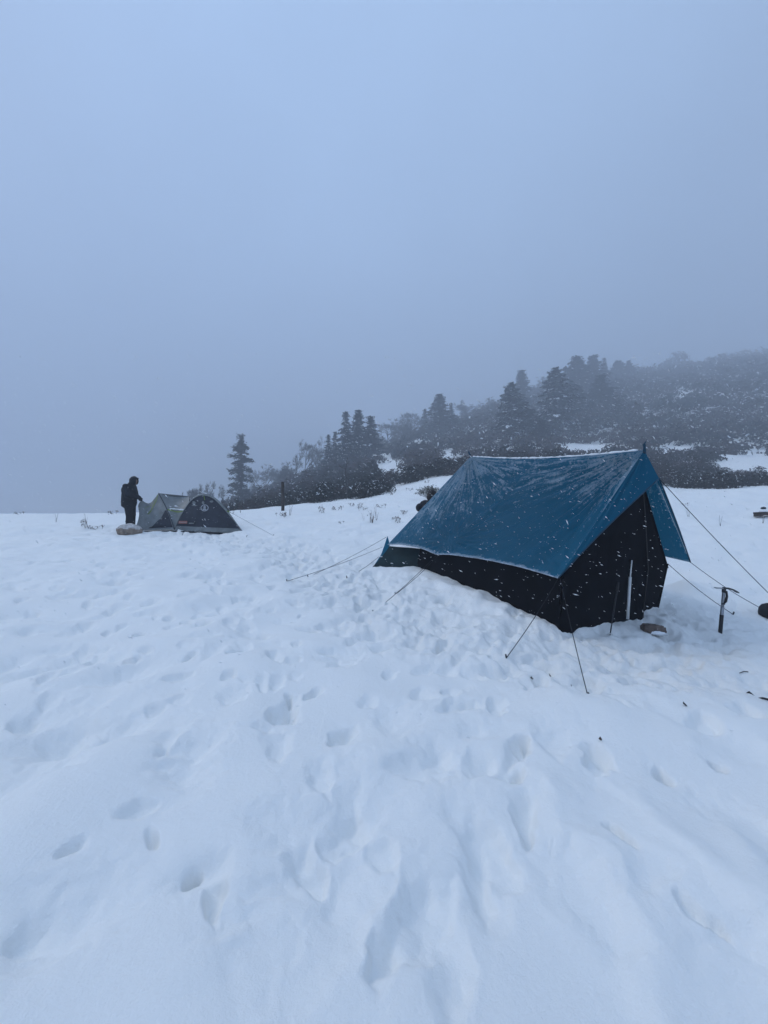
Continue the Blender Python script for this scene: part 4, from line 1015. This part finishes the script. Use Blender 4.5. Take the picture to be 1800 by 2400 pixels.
def build_crouching_person():
    Y0 = 9.3; hd = P(1012, 1161, Y0); sh = P(985, 1184, Y0)
    X0 = P(1030, 1190, Y0)[0]; z0 = gz(X0, Y0); root = empty('person', (X0, Y0, z0)); tag(root, 'person in dark jacket bending down, only head and shoulder showing behind the blue fly', 'person')
    q = lambda p: Vector(p) - Vector((X0, Y0, z0)); H_ = q(hd); S_ = q(sh)
    hip = Vector((.35, .1, .62)); chest = S_ + Vector((.12, .05, -.10))
    b = MB(); b.ellipsoid(H_, (.095, .085, .11), 14, 10); capsule(b, H_ + Vector((.0, .0, -.06)), chest + Vector((.06, 0, .12)), .055, .06); capsule(b, chest, hip, .13, .13)
    for sg in (-1, 1):
        kn = Vector((.05, .16 * sg, .42)); ft = Vector((.32, .15 * sg, .06)); capsule(b, hip + Vector((0, .09 * sg, 0)), kn, .085, .065); capsule(b, kn, ft, .062, .045)
        el = chest + Vector((-.10, .22 * sg, -.22)); wr = chest + Vector((-.28, .16 * sg, -.38)); capsule(b, chest + Vector((.0, .17 * sg, .04)), el, .05, .042); capsule(b, el, wr, .04, .028)
        hand(b, wr, Vector((-.6, 0, -.6)), Vector((0, -sg, -.3)), sg, .5)
        skin_of(b, 'body', M_skin, root, .013, 3)
    j = MB(); capsule(j, chest + Vector((.02, 0, .05)), hip, .185, .18, 16); capsule(j, S_ + Vector((0, .0, -.06)), chest + Vector((.12, .08, 0)), .115, .13, 14)
    for sg in (-1, 1):
        el = chest + Vector((-.10, .22 * sg, -.22)); wr = chest + Vector((-.28, .16 * sg, -.38)); capsule(j, chest + Vector((.0, .17 * sg, .04)), el, .085, .075); capsule(j, el, wr, .072, .05)
    skin_of(j, 'jacket', M_jacket, root, .014, 3)
    t = MB()
    for sg in (-1, 1):
        kn = Vector((.05, .16 * sg, .42)); ft = Vector((.32, .15 * sg, .10)); capsule(t, hip + Vector((0, .09 * sg, 0)), kn, .12, .095); capsule(t, kn, ft, .09, .075)
    skin_of(t, 'trousers', M_trouser, root, .014, 3)
    h = MB(); h.ellipsoid(H_ + Vector((.012, .0, .01)), (.118, .11, .128), 14, 10); h.ellipsoid(H_ + Vector((-.03, -.02, -.05)), (.10, .10, .10), 14, 10); skin_of(h, 'hair', M_hair, root, .012, 2)
    for sg in (-1, 1):
        bt = MB(); capsule(bt, (.24, .15 * sg, .05), (.40, .15 * sg, .05), .05, .05); skin_of(bt, 'boot', M_rubber, root, .013, 2)
build_crouching_person()

# ------------------------------------------------------------------ vegetation
def quads(c, u, w):
    """leaf quads: centres c, half vectors u and w -> verts, faces"""
    n = len(c); v = np.stack([c - u - w, c + u - w * .6, c + u + w, c - u + w * .6], 1).reshape(-1, 3)
    f = np.arange(n * 4).reshape(-1, 4); return v, f
def unit(a): return a / np.maximum(np.linalg.norm(a, axis=1, keepdims=True), 1e-6)

def conifer_meshes(seed, R_=0.2, gap=0.0, snow=0.3, top=0.5, rag=0.4, flake=1.0, step=1.0):
    """unit-height fir: crown of flat drooping sprays in whorls; R_ crown radius as a share of the height"""
    rg = np.random.default_rng(seed); C = []; U = []; W = []; MI = []
    trunk = MB(); trunk.tube([(0, 0, -.04), (0, 0, .10), (.004, .003, .5), (0, 0, .97)], [.022, .018, .011, .002], 7)
    z = 0.06; lev = 0
    while z < 0.985:
        t = z; prof = (1 - t ** 1.6) ** (top * 1.35) * (0.55 + 0.45 * min(1, t / .22)) if t > .06 else .3
        Lmax = R_ * prof * (1.0 + 0.25 * math.sin(lev * 1.7 + seed)) + 0.012
        nb = rg.integers(5, 8) if rg.random() > gap else rg.integers(2, 4)
        a0 = rg.uniform(0, 6.28)
        for b in range(nb):
            az = a0 + b * 6.283 / nb + rg.normal(0, .25); L = Lmax * rg.uniform(1 - rag, 1.12)
            if rg.random() < gap * .5: L *= .35
            z_ = z; z = min(.985, max(.05, z + rg.normal(0, .013 * step)))
            d = np.array([math.cos(az), math.sin(az), rg.normal(-0.10, .20)]); s = np.array([-math.sin(az), math.cos(az), 0])
            trunk.tube([(0, 0, z), tuple(np.array([0, 0, z]) + d * L * .8)], [.0035, .001], 3, 0, False)
            k = max(2, int(L / .016))
            for q in range(k):
                f_ = (q + .6) / k; c = np.array([0, 0, z]) + d * L * f_ + np.array([0, 0, -.05 * L * f_ * f_])
                wd = .020 + .022 * (1 - abs(f_ - .6))
                m = 7 if rag < .5 else 9
                for e in range(m):
                    cc = c + s * rg.normal(0, wd * .7) + np.array([0, 0, rg.normal(0, .006 if rag < .5 else .011)])
                    uu = (d * rg.uniform(.5, 1) + s * rg.normal(0, .7)); uu[2] += rg.normal(-.15, .25); uu /= np.linalg.norm(uu)
                    ww = np.cross(uu, np.array([rg.normal(0, .5), rg.normal(0, .5), 1.0])); ww /= np.linalg.norm(ww)
                    C.append(cc); U.append(uu * rg.uniform(.010, .019)); W.append(ww * rg.uniform(.004, .0095)); MI.append(0)
                if rg.random() < snow * (0.5 + f_):
                    C.append(c + np.array([0, 0, .007]) + s * rg.normal(0, wd * .4)); U.append((d + s * rg.normal(0, .4) + np.array([0, 0, -.75])) * rg.uniform(.005, .012) * flake); W.append(s * rg.uniform(.006, .012) * flake); MI.append(1)
            z = z_
        z += rg.uniform(.020, .032) * step; lev += 1
    v, f = quads(np.array(C), np.array(U), np.array(W))
    return trunk.mesh('trunk', M_bark), mesh_np('crown', v, f, [M_needles, M_snowbit], MI)

def bare_meshes(seed, spread=0.55, levels=5, fine=1.0, n_stems=1):
    """unit-height leafless tree: trunk and limbs; the crown is a haze of twigs"""
    rg = np.random.default_rng(seed); trunk = MB(); crown = MB(); tip = []
    def grow(p, d, L, r, lv):
        q = p + d * L; mid = p + d * L * .5 + rg.normal(0, .04, 3) * L
        (trunk if lv < 3 else crown).tube([tuple(p), tuple(mid), tuple(q)], [r, r * .85, r * .7], 4 if lv < 3 else 3, 0, False)
        if lv >= levels: tip.append((q, d)); return
        for k in range(rg.integers(2, 4) + (1 if lv == 1 else 0)):
            nd = d + rg.normal(0, spread, 3); nd[2] += .12; nd /= np.linalg.norm(nd)
            grow(q if rg.random() < .6 else mid, nd, L * rg.uniform(.6, .82), r * .62, lv + 1)
    for k in range(n_stems):
        d0 = np.array([rg.normal(0, .12 * n_stems), rg.normal(0, .12 * n_stems), 1.0]); grow(np.array([rg.normal(0, .02 * n_stems), rg.normal(0, .02 * n_stems), -.03]), d0 / np.linalg.norm(d0), .28, .020 / n_stems ** .5, 0)
    for q, d in tip:
        for e in range(int(5 * fine)):
            nd = d + rg.normal(0, .7, 3); nd /= np.linalg.norm(nd); L = rg.uniform(.03, .07)
            crown.tube([tuple(q - d * .02), tuple(q + nd * L * .6 + rg.normal(0, .006, 3)), tuple(q + nd * L)], [.0022, .0016, .0008], 3, 0, False)
    vz = max(p[2] for p in crown.v); sc = 1.0 / vz
    trunk.v = [(a * sc, b * sc, c * sc) for a, b, c in trunk.v]; crown.v = [(a * sc, b * sc, c * sc) for a, b, c in crown.v]
    return trunk.mesh('trunk', M_bark), crown.mesh('crown', M_twig)

def put_tree(name, meshes, px, top_py, Y, half_px, unit_r, label, cat, group=None, seed=0, lean=0.0):
    Y = float(far_y(Y)); x = (px - 900) / 900 * Y; zg = gz(x, Y); h = P(px, top_py, Y)[2] - zg
    root = empty(name, (x, Y, zg)); tag(root, label, cat, group); rg = random.Random(seed)
    w = half_px / 900 * Y / unit_r
    for nm, me in zip(('trunk', 'crown'), meshes):
        o = link(nm, me, root)
    root.scale = (w, w, h); root.rotation_euler = (0, R(lean), rg.uniform(0, 6.28))
    return root

FIR = [conifer_meshes(1, .27, .5, .04, .45, .75, 1.0, 1.35), conifer_meshes(2, .24, .25, .22, .85, .49), conifer_meshes(3, .25, .3, .26, .72, .49, 1.0, 1.15), conifer_meshes(4, .24, .15, .5, .7, .49, 1.5, 1.1), conifer_meshes(5, .26, .3, .2, .9, .49, 1.0, 1.2)]
CONIFERS = [
 (565, 1014, 52, 27, 0, 'lone open-branched fir standing apart at the left end of the scrub'),
 (812, 964, 58, 25, 1, 'slim fir with a ragged top, left one of the tight fir trio'), (838, 961, 60, 28, 2, 'tallest fir in the middle of the tight trio'), (868, 976, 60, 31, 4, 'right-hand broad fir of the tight trio'),
 (770, 1018, 60, 15, 1, 'small fir at the left foot of the fir trio'), (786, 1012, 62, 15, 4, 'second small fir just left of the fir trio'),
 (1030, 924, 76, 29, 2, 'big round-topped fir on the skyline left of the blue tent\'s rear peak'), (1057, 944, 78, 14, 1, 'narrow fir close beside the big round-topped skyline fir'), (996, 958, 82, 13, 1, 'slender dark fir on the skyline among bare trees'),
 (1198, 896, 62, 34, 3, 'snow-flecked fir, front left tree of the main grove'), (1230, 945, 63, 30, 3, 'snow-flecked fir leaning against the front left grove tree'), (1222, 868, 88, 24, 2, 'pale tall fir behind the front left grove trees'),
 (1302, 861, 66, 40, 3, 'tall snow-laden fir in the front middle of the main grove'), (1325, 858, 86, 14, 1, 'pointed fir tip peering out behind the tall snow-laden fir'),
 (1352, 836, 86, 36, 2, 'broad misty fir at the highest point of the grove, left one'), (1388, 834, 90, 32, 4, 'broad misty fir at the highest point of the grove, right one'),
 (1416, 838, 98, 13, 1, 'slim misty fir on the skyline right of the highest grove firs'), (1448, 846, 102, 22, 2, 'stocky misty fir on the skyline, second from the grove\'s right end'), (1473, 845, 104, 14, 4, 'misty fir at the right end of the grove skyline'),
 (1408, 880, 74, 34, 4, 'wide dark fir in the lower right of the grove'), (1345, 900, 72, 30, 3, 'shorter snow-flecked fir between the tall snow-laden fir and its right neighbour'), (1448, 938, 68, 18, 3, 'small young fir heavy with snow right of the grove'),
 (1270, 985, 58, 22, 4, 'low fir filling the gap between the two front grove trees')]
for k, (px, tp, Y, hw, var, lab) in enumerate(CONIFERS):
    put_tree('fir_tree', FIR[var], px, tp, Y, hw * 1.22, .20, lab, 'tree', 'firs on the hillside', k, random.Random(k).uniform(-1, 1))

BARE = [bare_meshes(11, .55, 5, 1.2), bare_meshes(12, .5, 5, 1.3, 2), bare_meshes(13, .6, 5, 1.3, 3), bare_meshes(14, .45, 5, 1.2)]
BARES = [
 (444, 1146, 44, 24, 2, 'low spreading bare tree just behind the dome tent\'s left shoulder'), (474, 1132, 48, 26, 1, 'bare tree in the mist behind the top of the dome tent'), (497, 1126, 50, 22, 3, 'bare tree behind the dome tent, rightmost of its row'),
 (528, 1134, 52, 16, 3, 'thin bare tree just left of the lone fir'), (618, 1092, 70, 26, 1, 'misty round bare tree right of the lone fir'), (640, 1086, 72, 26, 2, 'larger misty round bare tree above the wooden post'), (592, 1118, 60, 18, 0, 'low bare sapling at the right foot of the lone fir'),
 (692, 1062, 64, 22, 3, 'bare tree where the wooded slope begins to climb'), (716, 1030, 68, 26, 1, 'bare crooked tree left of the small firs'), (742, 1018, 70, 24, 0, 'bare tree touching the small firs on their left'), (668, 1080, 62, 20, 2, 'leftmost bare bush-like tree on the climbing slope'),
 (912, 992, 76, 30, 1, 'bare tree right of the fir trio'), (940, 978, 80, 30, 2, 'grey bare tree midway between the trio and the round-topped fir'), (970, 966, 84, 30, 1, 'grey bare tree touching the slender skyline fir'), (895, 1012, 70, 24, 3, 'low bare tree at the right shoulder of the fir trio'),
 (1085, 948, 92, 20, 3, 'pale bare tree right of the narrow skyline fir'), (1100, 942, 90, 26, 1, 'pale rounded bare tree on the skyline gap'), (1132, 946, 92, 28, 2, 'faint bare trees\' rightmost crown on the skyline gap'), (1162, 930, 88, 28, 0, 'bare tree at the left edge of the main grove'),
 (1258, 888, 96, 28, 1, 'faint bare tree between the two front grove firs'), (1283, 880, 98, 26, 2, 'faint bare tree just left of the tall snow-laden fir'),
 (1165, 1035, 44, 20, 3, 'small bare tree in front of the grove above the tent ridge'), (1210, 1040, 44, 20, 0, 'bare sapling below the snow-flecked firs'), (1300, 1045, 46, 22, 3, 'thin bare tree right above the middle of the tent ridge'), (1130, 1040, 44, 22, 1, 'bare shrubby tree left of the grove foot'),
 (840, 1068, 46, 16, 3, 'slight bare tree before the upper snow patch'), (930, 1050, 46, 18, 0, 'bare tree at the right end of the upper snow patch')]
for k, (px, tp, Y, hw, var, lab) in enumerate(BARES):
    put_tree('bare_tree', BARE[var], px, tp, Y, hw, .42, lab, 'tree', 'bare trees on the hillside', 50 + k)

# dead snag in the scrub
Y = float(far_y(33)); x = (812 - 900) / 900 * Y; zg = gz(x, Y); h = P(812, 1072, Y)[2] - zg
root = empty('dead_tree', (x, Y, zg)); tag(root, 'thin dead trunk rising from the low scrub below the fir trio', 'tree')
mb = MB(); mb.tube([(0, 0, -.2), (-.1, 0, h * .3), (-.08, 0, h * .6), (.12, 0, h)], [.13, .10, .08, .03], 7); mb.build('trunk', M_bark, root, True)
mb = MB(); mb.tube([(-.1, 0, h * .62), (-.8, 0, h * .72), (-1.3, 0, h * .70)], [.05, .035, .01], 5); mb.tube([(-.05, 0, h * .75), (.4, .1, h * .9)], [.03, .008], 5); mb.tube([(-.6, 0, h * .69), (-.9, .1, h * .82)], [.03, .006], 4); mb.build('branch', M_bark, root, True)

# bushes
def bush_mesh(seed, n=620, snow=.05, size=.075, twiggy=0.0, mats=None):
    rg = np.random.default_rng(seed); lob = rg.uniform(-.55, .55, (7, 2)); lr = rg.uniform(.38, .62, 7); lh = rg.uniform(.55, 1.0, 7)
    k = rg.integers(0, 7, n); d = unit(rg.normal(0, 1, (n, 3))); d[:, 2] = np.abs(d[:, 2]); rr = rg.uniform(.72, 1.05, n) ** .5
    c = np.stack([lob[k, 0] + d[:, 0] * lr[k] * rr, lob[k, 1] + d[:, 1] * lr[k] * rr, d[:, 2] * lh[k] * rr], 1)
    nn = unit(d + rg.normal(0, .55, (n, 3))); u = unit(np.cross(nn, rg.normal(0, 1, (n, 3)))); w = np.cross(nn, u)
    sz = size * rg.uniform(.6, 1.3, (n, 1)); U = u * sz; W = w * sz * rg.uniform(.3, .6, (n, 1)); mi = np.zeros(n, int)
    top = (d[:, 2] > .55) & (rg.random(n) < snow * 4); mi[top] = 1
    v, f = quads(c, U, W)
    st = MB()
    for i in range(26):
        j = rg.integers(0, n); e = c[j] * .97; st.tube([(rg.normal(0, .08), rg.normal(0, .08), -.1), tuple(e * np.array([.5, .5, .55])), tuple(e)], [.018, .012, .005], 3, 0, False)
    return st.mesh('stems', M_twig), mesh_np('foliage', v, f, mats or [M_rhodo, M_snowbit], mi)
BUSH = [bush_mesh(40 + k, 1100, (.004, .012, .006, .02, .008, .006)[k], .055, 0, ([M_rhodo, M_snowbit] if k < 4 else [M_heath, M_snowbit])) for k in range(6)]

def bush_spots():
    rg = np.random.default_rng(77); out = []
    N = 90000
    px = rg.uniform(430, 2500, N); Y = np.exp(rg.uniform(math.log(23), math.log(380), N)); x = (px - 900) / 900 * Y
    z = z_base(x, Y); m = scrub_mask(x, Y, z); ok = m > 0.45
    x, Y = x[ok], Y[ok]; order = np.argsort(Y + rg.uniform(0, 6, len(Y)) + 400.0 * ((900 + 900 * x / Y) > 1860))
    cell = {}
    for i in order:
        rad = 0.75 + 0.018 * Y[i]; rad *= 0.75 + 0.6 * rg.random(); s = 4.0; key = (int(x[i] // s), int(Y[i] // s)); good = True
        for a in (-1, 0, 1):
            for b in (-1, 0, 1):
                for (xx, yy, r2) in cell.get((key[0] + a, key[1] + b), ()):
                    if (xx - x[i]) ** 2 + (yy - Y[i]) ** 2 < (0.68 * (rad + r2)) ** 2: good = False; break
                if not good: break
            if not good: break
        if good: cell.setdefault(key, []).append((x[i], Y[i], rad)); out.append((float(x[i]), float(Y[i]), float(rad)))
    return out
SPOTS = bush_spots()
_sx = np.array([s[0] for s in SPOTS]); _sy = np.array([s[1] for s in SPOTS]); _sz = ground_z(_sx, _sy)
N_IND = 280
_rb = random.Random(9)
for i, (x, y, rad) in enumerate(SPOTS[:N_IND]):
    v = _rb.randrange(6); root = empty('evergreen_bush' if v < 4 else 'twiggy_bush', (x, y, float(_sz[i]) - .08))
    px_ = 900 + 900 * x / y
    side_ = 'left of the blue tent' if px_ < 1103 else ('behind the tent ridge' if px_ < 1510 else 'right of the blue tent')
    h = rad * _rb.uniform(.55, .95)
    mark = [n_ for lim, n_ in ((505, 'behind the dome tent'), (600, 'under the lone fir'), (655, 'left of the wooden post'), (720, 'right of the wooden post'), (800, 'below the small firs'), (880, 'below the fir trio'), (960, 'beside the snow tongue'), (1040, 'above the pale shrub'), (1103, 'left of the rear tent peak'),
        (1200, 'above the rear tent ridge'), (1320, 'above the middle tent ridge'), (1510, 'above the front tent ridge'), (1600, 'right of the front tent peak'), (1700, 'above the long guy line'), (9999, 'below the right snow patch')) if px_ < lim][0]
    row = 'front-row' if y < np.interp(px_, EDGE_PX, EDGE_Y) + 3.5 else 'second-row' if y < np.interp(px_, EDGE_PX, EDGE_Y) + 8 else 'back-row'
    size_ = 'tall' if h > rad * .82 else 'broad' if rad > .75 + .018 * y else 'low'
    tag(root, f"{size_} {row} {'dark evergreen' if v < 4 else 'brown twiggy'} bush {mark}", 'bush', ('evergreen' if v < 4 else 'twiggy') + f' {row} scrub ' + mark)
    for nm, me in zip(('stems', 'foliage'), BUSH[v]): link(nm, me, root)
    root.scale = (rad, rad, h); root.rotation_euler = (0, 0, _rb.uniform(0, 6.28))
_same = {}
for ob in [o_ for o_ in COL.objects if o_.get('category') == 'bush' and o_.get('group')]: _same.setdefault(ob['label'], []).append(ob)
_cnt = ['', '', 'two', 'three', 'four', 'five', 'six', 'seven', 'eight', 'nine', 'ten', 'eleven', 'twelve']; _ord = ['', 'second', 'third', 'fourth', 'fifth', 'sixth', 'seventh', 'eighth', 'ninth', 'tenth', 'eleventh']
for lab, obs in _same.items():
    if 1 < len(obs) <= 12:
        obs.sort(key=lambda ob: ob.location.x / ob.location.y)
        for k, ob in enumerate(obs):
            ob['label'] = lab + (', leftmost of ' if k == 0 else ', rightmost of ' if k == len(obs) - 1 else f', {_ord[k]} from left of ') + _cnt[len(obs)]
# all the scrub farther up the hill, too much to count
def far_scrub():
    rg = np.random.default_rng(5); C = []; U = []; W = []; MI = []
    for i in range(N_IND, len(SPOTS)):
        x, y, rad = SPOTS[i]; n = 120 if y < 140 else 80; d = unit(rg.normal(0, 1, (n, 3))); d[:, 2] = np.abs(d[:, 2])
        hh = rad * rg.uniform(.5, 1.0); rr = rg.uniform(.6, 1.08, (n, 1)) ** .5
        c = d * rr * np.array([rad, rad, hh]) * (1 + .25 * np.sin(d[:, :1] * 5 + i)) + np.array([x, y, _sz[i] - .1])
        nn = unit(d + rg.normal(0, .5, (n, 3))); u = unit(np.cross(nn, rg.normal(0, 1, (n, 3)))); w = np.cross(nn, u); sz = rad * rg.uniform(.08, .19, (n, 1))
        mi = np.full(n, float(perlin(x * .06 + 3, y * .05)) + .25 * rg.random() > .08, int); mi[(d[:, 2] > .6) & (rg.random(n) < .012 + .05 * (i % 7 == 0))] = 2
        C.append(c); U.append(u * sz); W.append(w * sz * .5); MI.append(mi)
    v, f = quads(np.concatenate(C), np.concatenate(U), np.concatenate(W))
    o = link('hillside_scrub', mesh_np('hillside_scrub', v, f, [M_rhodo, M_heath, M_snowbit], np.concatenate(MI))); tag(o, 'dark mixed scrub covering the misty hillside', 'scrub', kind='stuff')
far_scrub()
# big rounded bushes breaking the skyline at right
for k, (px, tp, Y, hw, lab) in enumerate([(1572, 832, 118, 36, 'rounded tree crown standing up from the misty right skyline'), (1722, 818, 122, 34, 'largest rounded crown on the far right skyline'), (1665, 838, 120, 24, 'low rounded crown between the two skyline crowns'), (1752, 826, 124, 26, 'low crown just right of the largest skyline crown')]):
    Yf = float(far_y(Y)); x = (px - 900) / 900 * Yf; zg = gz(x, Yf); h = P(px, tp, Yf)[2] - zg; root = empty('round_tree', (x, Yf, zg)); tag(root, lab, 'tree', 'rounded crowns on the right skyline')
    cr = bush_mesh(90 + k, 1500, .03, .07); mb = MB(); mb.tube([(0, 0, -.2), (.02, 0, .3), (0, 0, .7)], [.06, .05, .02], 6); mb.build('trunk', M_bark, root); link('crown', cr[1], root)
    w = hw / 900 * Yf / .85; root.scale = (w, w, h)

# pale shrub behind the tent, and the little cushion at the scrub edge
x, y = pix_ground(1006, 1169); root = empty('pale_shrub', (x, y, gz(x, y))); tag(root, 'pale grey-green fan-shaped shrub in open snow behind the crouching person', 'bush')
M_pale = leafy('pale_leaf', (0.11, 0.11, 0.085), .35)
rg = np.random.default_rng(3); st = MB(); C = []; U = []; W = []
for k in range(90):
    az = rg.uniform(0, 6.28); el = rg.uniform(.25, 1.45); L = rg.uniform(.45, .72); d = np.array([math.cos(az) * math.cos(el), math.sin(az) * math.cos(el), math.sin(el) * .85])
    e = d * L; e[0] *= 1.25; st.tube([(0, 0, -.03), tuple(e * .55 + rg.normal(0, .02, 3)), tuple(e)], [.008, .006, .003], 3, 0, False)
    for q in range(16):
        C.append(e * rg.uniform(.8, 1.06) + rg.normal(0, .03, 3)); u = unit(rg.normal(0, 1, (1, 3)))[0]; U.append(u * .030); W.append(np.cross(u, unit(rg.normal(0, 1, (1, 3)))[0]) * .014)
st.build('stems', M_twig, root); v, f = quads(np.array(C), np.array(U), np.array(W)); link('foliage', mesh_np('foliage', v, f, M_pale), root)
x, y = pix_ground(896, 1148); root = empty('evergreen_bush', (x, y, gz(x, y) - .02)); root.scale = (.38, .3, .22); tag(root, 'small round evergreen cushion alone on snow at the scrub edge', 'bush')
for nm, me in zip(('stems', 'foliage'), BUSH[1]): link(nm, me, root)

# dry plants sticking out of the snow
def plant_mesh(seed, n, hgt, spread, heads):
    rg = np.random.default_rng(seed); st = MB(); C = []; U = []; W = []
    for k in range(n):
        b = rg.normal(0, spread * .5, 2); h = hgt * rg.uniform(.5, 1.1); e = np.array([b[0] + rg.normal(0, spread), b[1] + rg.normal(0, spread), h])
        st.tube([(b[0], b[1], -.04), tuple(np.array([b[0], b[1], 0]) * .5 + e * .5 + rg.normal(0, .01, 3)), tuple(e)], [.006, .005, .003], 4, 0, False)
        for q in range(heads):
            c = e * np.array([1, 1, rg.uniform(.55, 1.05)]) + rg.normal(0, .025, 3); u = unit(rg.normal(0, 1, (1, 3)))[0]; C.append(c); U.append(u * rg.uniform(.012, .03)); W.append(np.cross(u, unit(rg.normal(0, 1, (1, 3)))[0]) * .012)
    stm = st.mesh('stalk', M_dry); 
    if not C: return (stm,)
    v, f = quads(np.array(C), np.array(U), np.array(W)); return (stm, mesh_np('leaves', v, f, M_dry))
PLANT = [plant_mesh(1, 5, .26, .07, 6), plant_mesh(2, 7, .34, .06, 1), plant_mesh(3, 4, .14, .09, 7), plant_mesh(4, 3, .40, .05, 0)]
PLANTS = [(203, 1238, 0, 1.5, 'dark broken plant in the snow left of the boulder'), (225, 1239, 2, 1.4, 'low dry plant between the broken plant and the boulder'), (131, 1224, 3, .9, 'thin stalks near the meadow lip at left'), (200, 1225, 3, .8, 'thin stalks behind the dark broken plant'),
 (935, 1222, 0, 1.3, 'reddish dry plant beside the rear of the fly sheet'), (925, 1215, 2, 1.0, 'small reddish plant left of the reddish dry plant'), (872, 1228, 1, 1.4, 'tall dry grass tuft between the tents'), (880, 1222, 3, 1.4, 'single tall grass stalks beside the grass tuft'), (851, 1225, 3, .8, 'faint stalks left of the tall grass tuft'),
 (757, 1203, 0, 1.6, 'branched dry plant right of the wooden post'), (790, 1196, 2, 2.0, 'low brown clump at the foot of the scrub'), (680, 1208, 3, 1.4, 'thin stalk just right of the wooden post'), (668, 1211, 2, 1.5, 'low tuft below the wooden post'), (657, 1210, 2, 1.2, 'low tuft left below the wooden post'),
 (945, 1203, 2, 1.4, 'small brown tuft up by the fly sheet\'s rear slope'), (893, 1190, 2, 1.6, 'brown tuft alone on the upper meadow'), (842, 1190, 0, 1.3, 'dry plant under the scrub tongue'), (825, 1188, 2, 1.4, 'low tuft under the scrub tongue, leftmost'), (850, 1198, 2, 1.3, 'low tuft below the dry plant on the upper meadow'),
 (565, 1193, 3, 1.3, 'thin dry stalks right of the dome tent on the meadow lip'), (548, 1192, 3, 1.0, 'dry stalks nearest the dome tent on the meadow lip'), (800, 1224, 2, .8, 'tiny dark tuft in the open middle meadow'), (1612, 1212, 3, .9, 'thin stalks in the snow right of the tent under the long guy line'), (1690, 1236, 3, .9, 'faint stalks below the long guy line, far right'), (1605, 1188, 2, .8, 'small tuft near the crest right of the tent'), (1788, 1226, 3, .8, 'stalks just below the half-buried log'),
 (920, 1160, 2, 2.0, 'dark tuft on snow near the small cushion bush'), (960, 1150, 2, 1.6, 'dark tuft left of the pale shrub'), (945, 1136, 2, 2.2, 'dark tuft high on the snow tongue'), (1000, 1133, 2, 1.8, 'dark tuft high on the snow above the pale shrub'), (45, 1207, 2, 1.2, 'low tuft at the far left meadow lip'), (265, 1201, 2, 1.4, 'dark low twigs on the meadow lip behind the person')]
for k, (px, py, v, s, lab) in enumerate(PLANTS):
    x, y = pix_ground(px, py); y = min(y, 40)
    if y > 17.5 and px < 600: y = 16.0 + .1 * (k % 5); x = (px - 900) / 900 * y
    root = empty('dry_plant', (x, y, gz(x, y))); tag(root, lab, 'plant', 'dry plants in the snow'); root.scale = (s * .8, s * .8, s * .8); root.rotation_euler = (0, 0, k * 1.3)
    for nm, me in zip(('stalk', 'leaves'), PLANT[v]): link(nm, me, root)

# ------------------------------------------------------------------ falling snow
def falling_snow():
    rg = np.random.default_rng(21); n = 9000
    y = 2.0 + 7.5 * rg.random(n) ** 1.5; x = rg.uniform(-1.15, 1.15, n) * y; z = CAM_H + rg.uniform(-.75, .42, n) * np.minimum(y, 5.5)
    g = z_base(x, y); ok = z > g + .15; x, y, z = x[ok], y[ok], z[ok]; n = len(x)
    base = np.array([(1, 0, 0), (-1, 0, 0), (0, 1, 0), (0, -1, 0), (0, 0, .55), (0, 0, -.55)], float)
    fac = np.array([(0, 2, 4), (2, 1, 4), (1, 3, 4), (3, 0, 4), (2, 0, 5), (1, 2, 5), (3, 1, 5), (0, 3, 5)])
    s = np.clip(rg.lognormal(math.log(.0030), .42, n), .0012, .0085)
    a, b = rg.uniform(0, 6.28, n), rg.normal(.5, .3, n)
    V = base[None] * (rg.uniform(.55, 1.3, (n, 6, 1))) * s[:, None, None] * np.array([2.1, .8, .8])
    cb, sb = np.cos(b), np.sin(b); X = V[..., 0] * cb[:, None] + V[..., 2] * sb[:, None]; Z = -V[..., 0] * sb[:, None] + V[..., 2] * cb[:, None]; V = np.stack([X, V[..., 1], Z], -1)
    V += np.stack([x, y, z], 1)[:, None]
    F = fac[None] + (np.arange(n) * 6)[:, None, None]
    o = link('falling_snow', mesh_np('falling_snow', V.reshape(-1, 3), F.reshape(-1, 3), M_snowbit)); tag(o, 'snowflakes drifting down through the air', 'snow', kind='stuff')
falling_snow()
print('bush spots', len(SPOTS), 'tris', sum(len(m.polygons) for m in bpy.data.meshes))
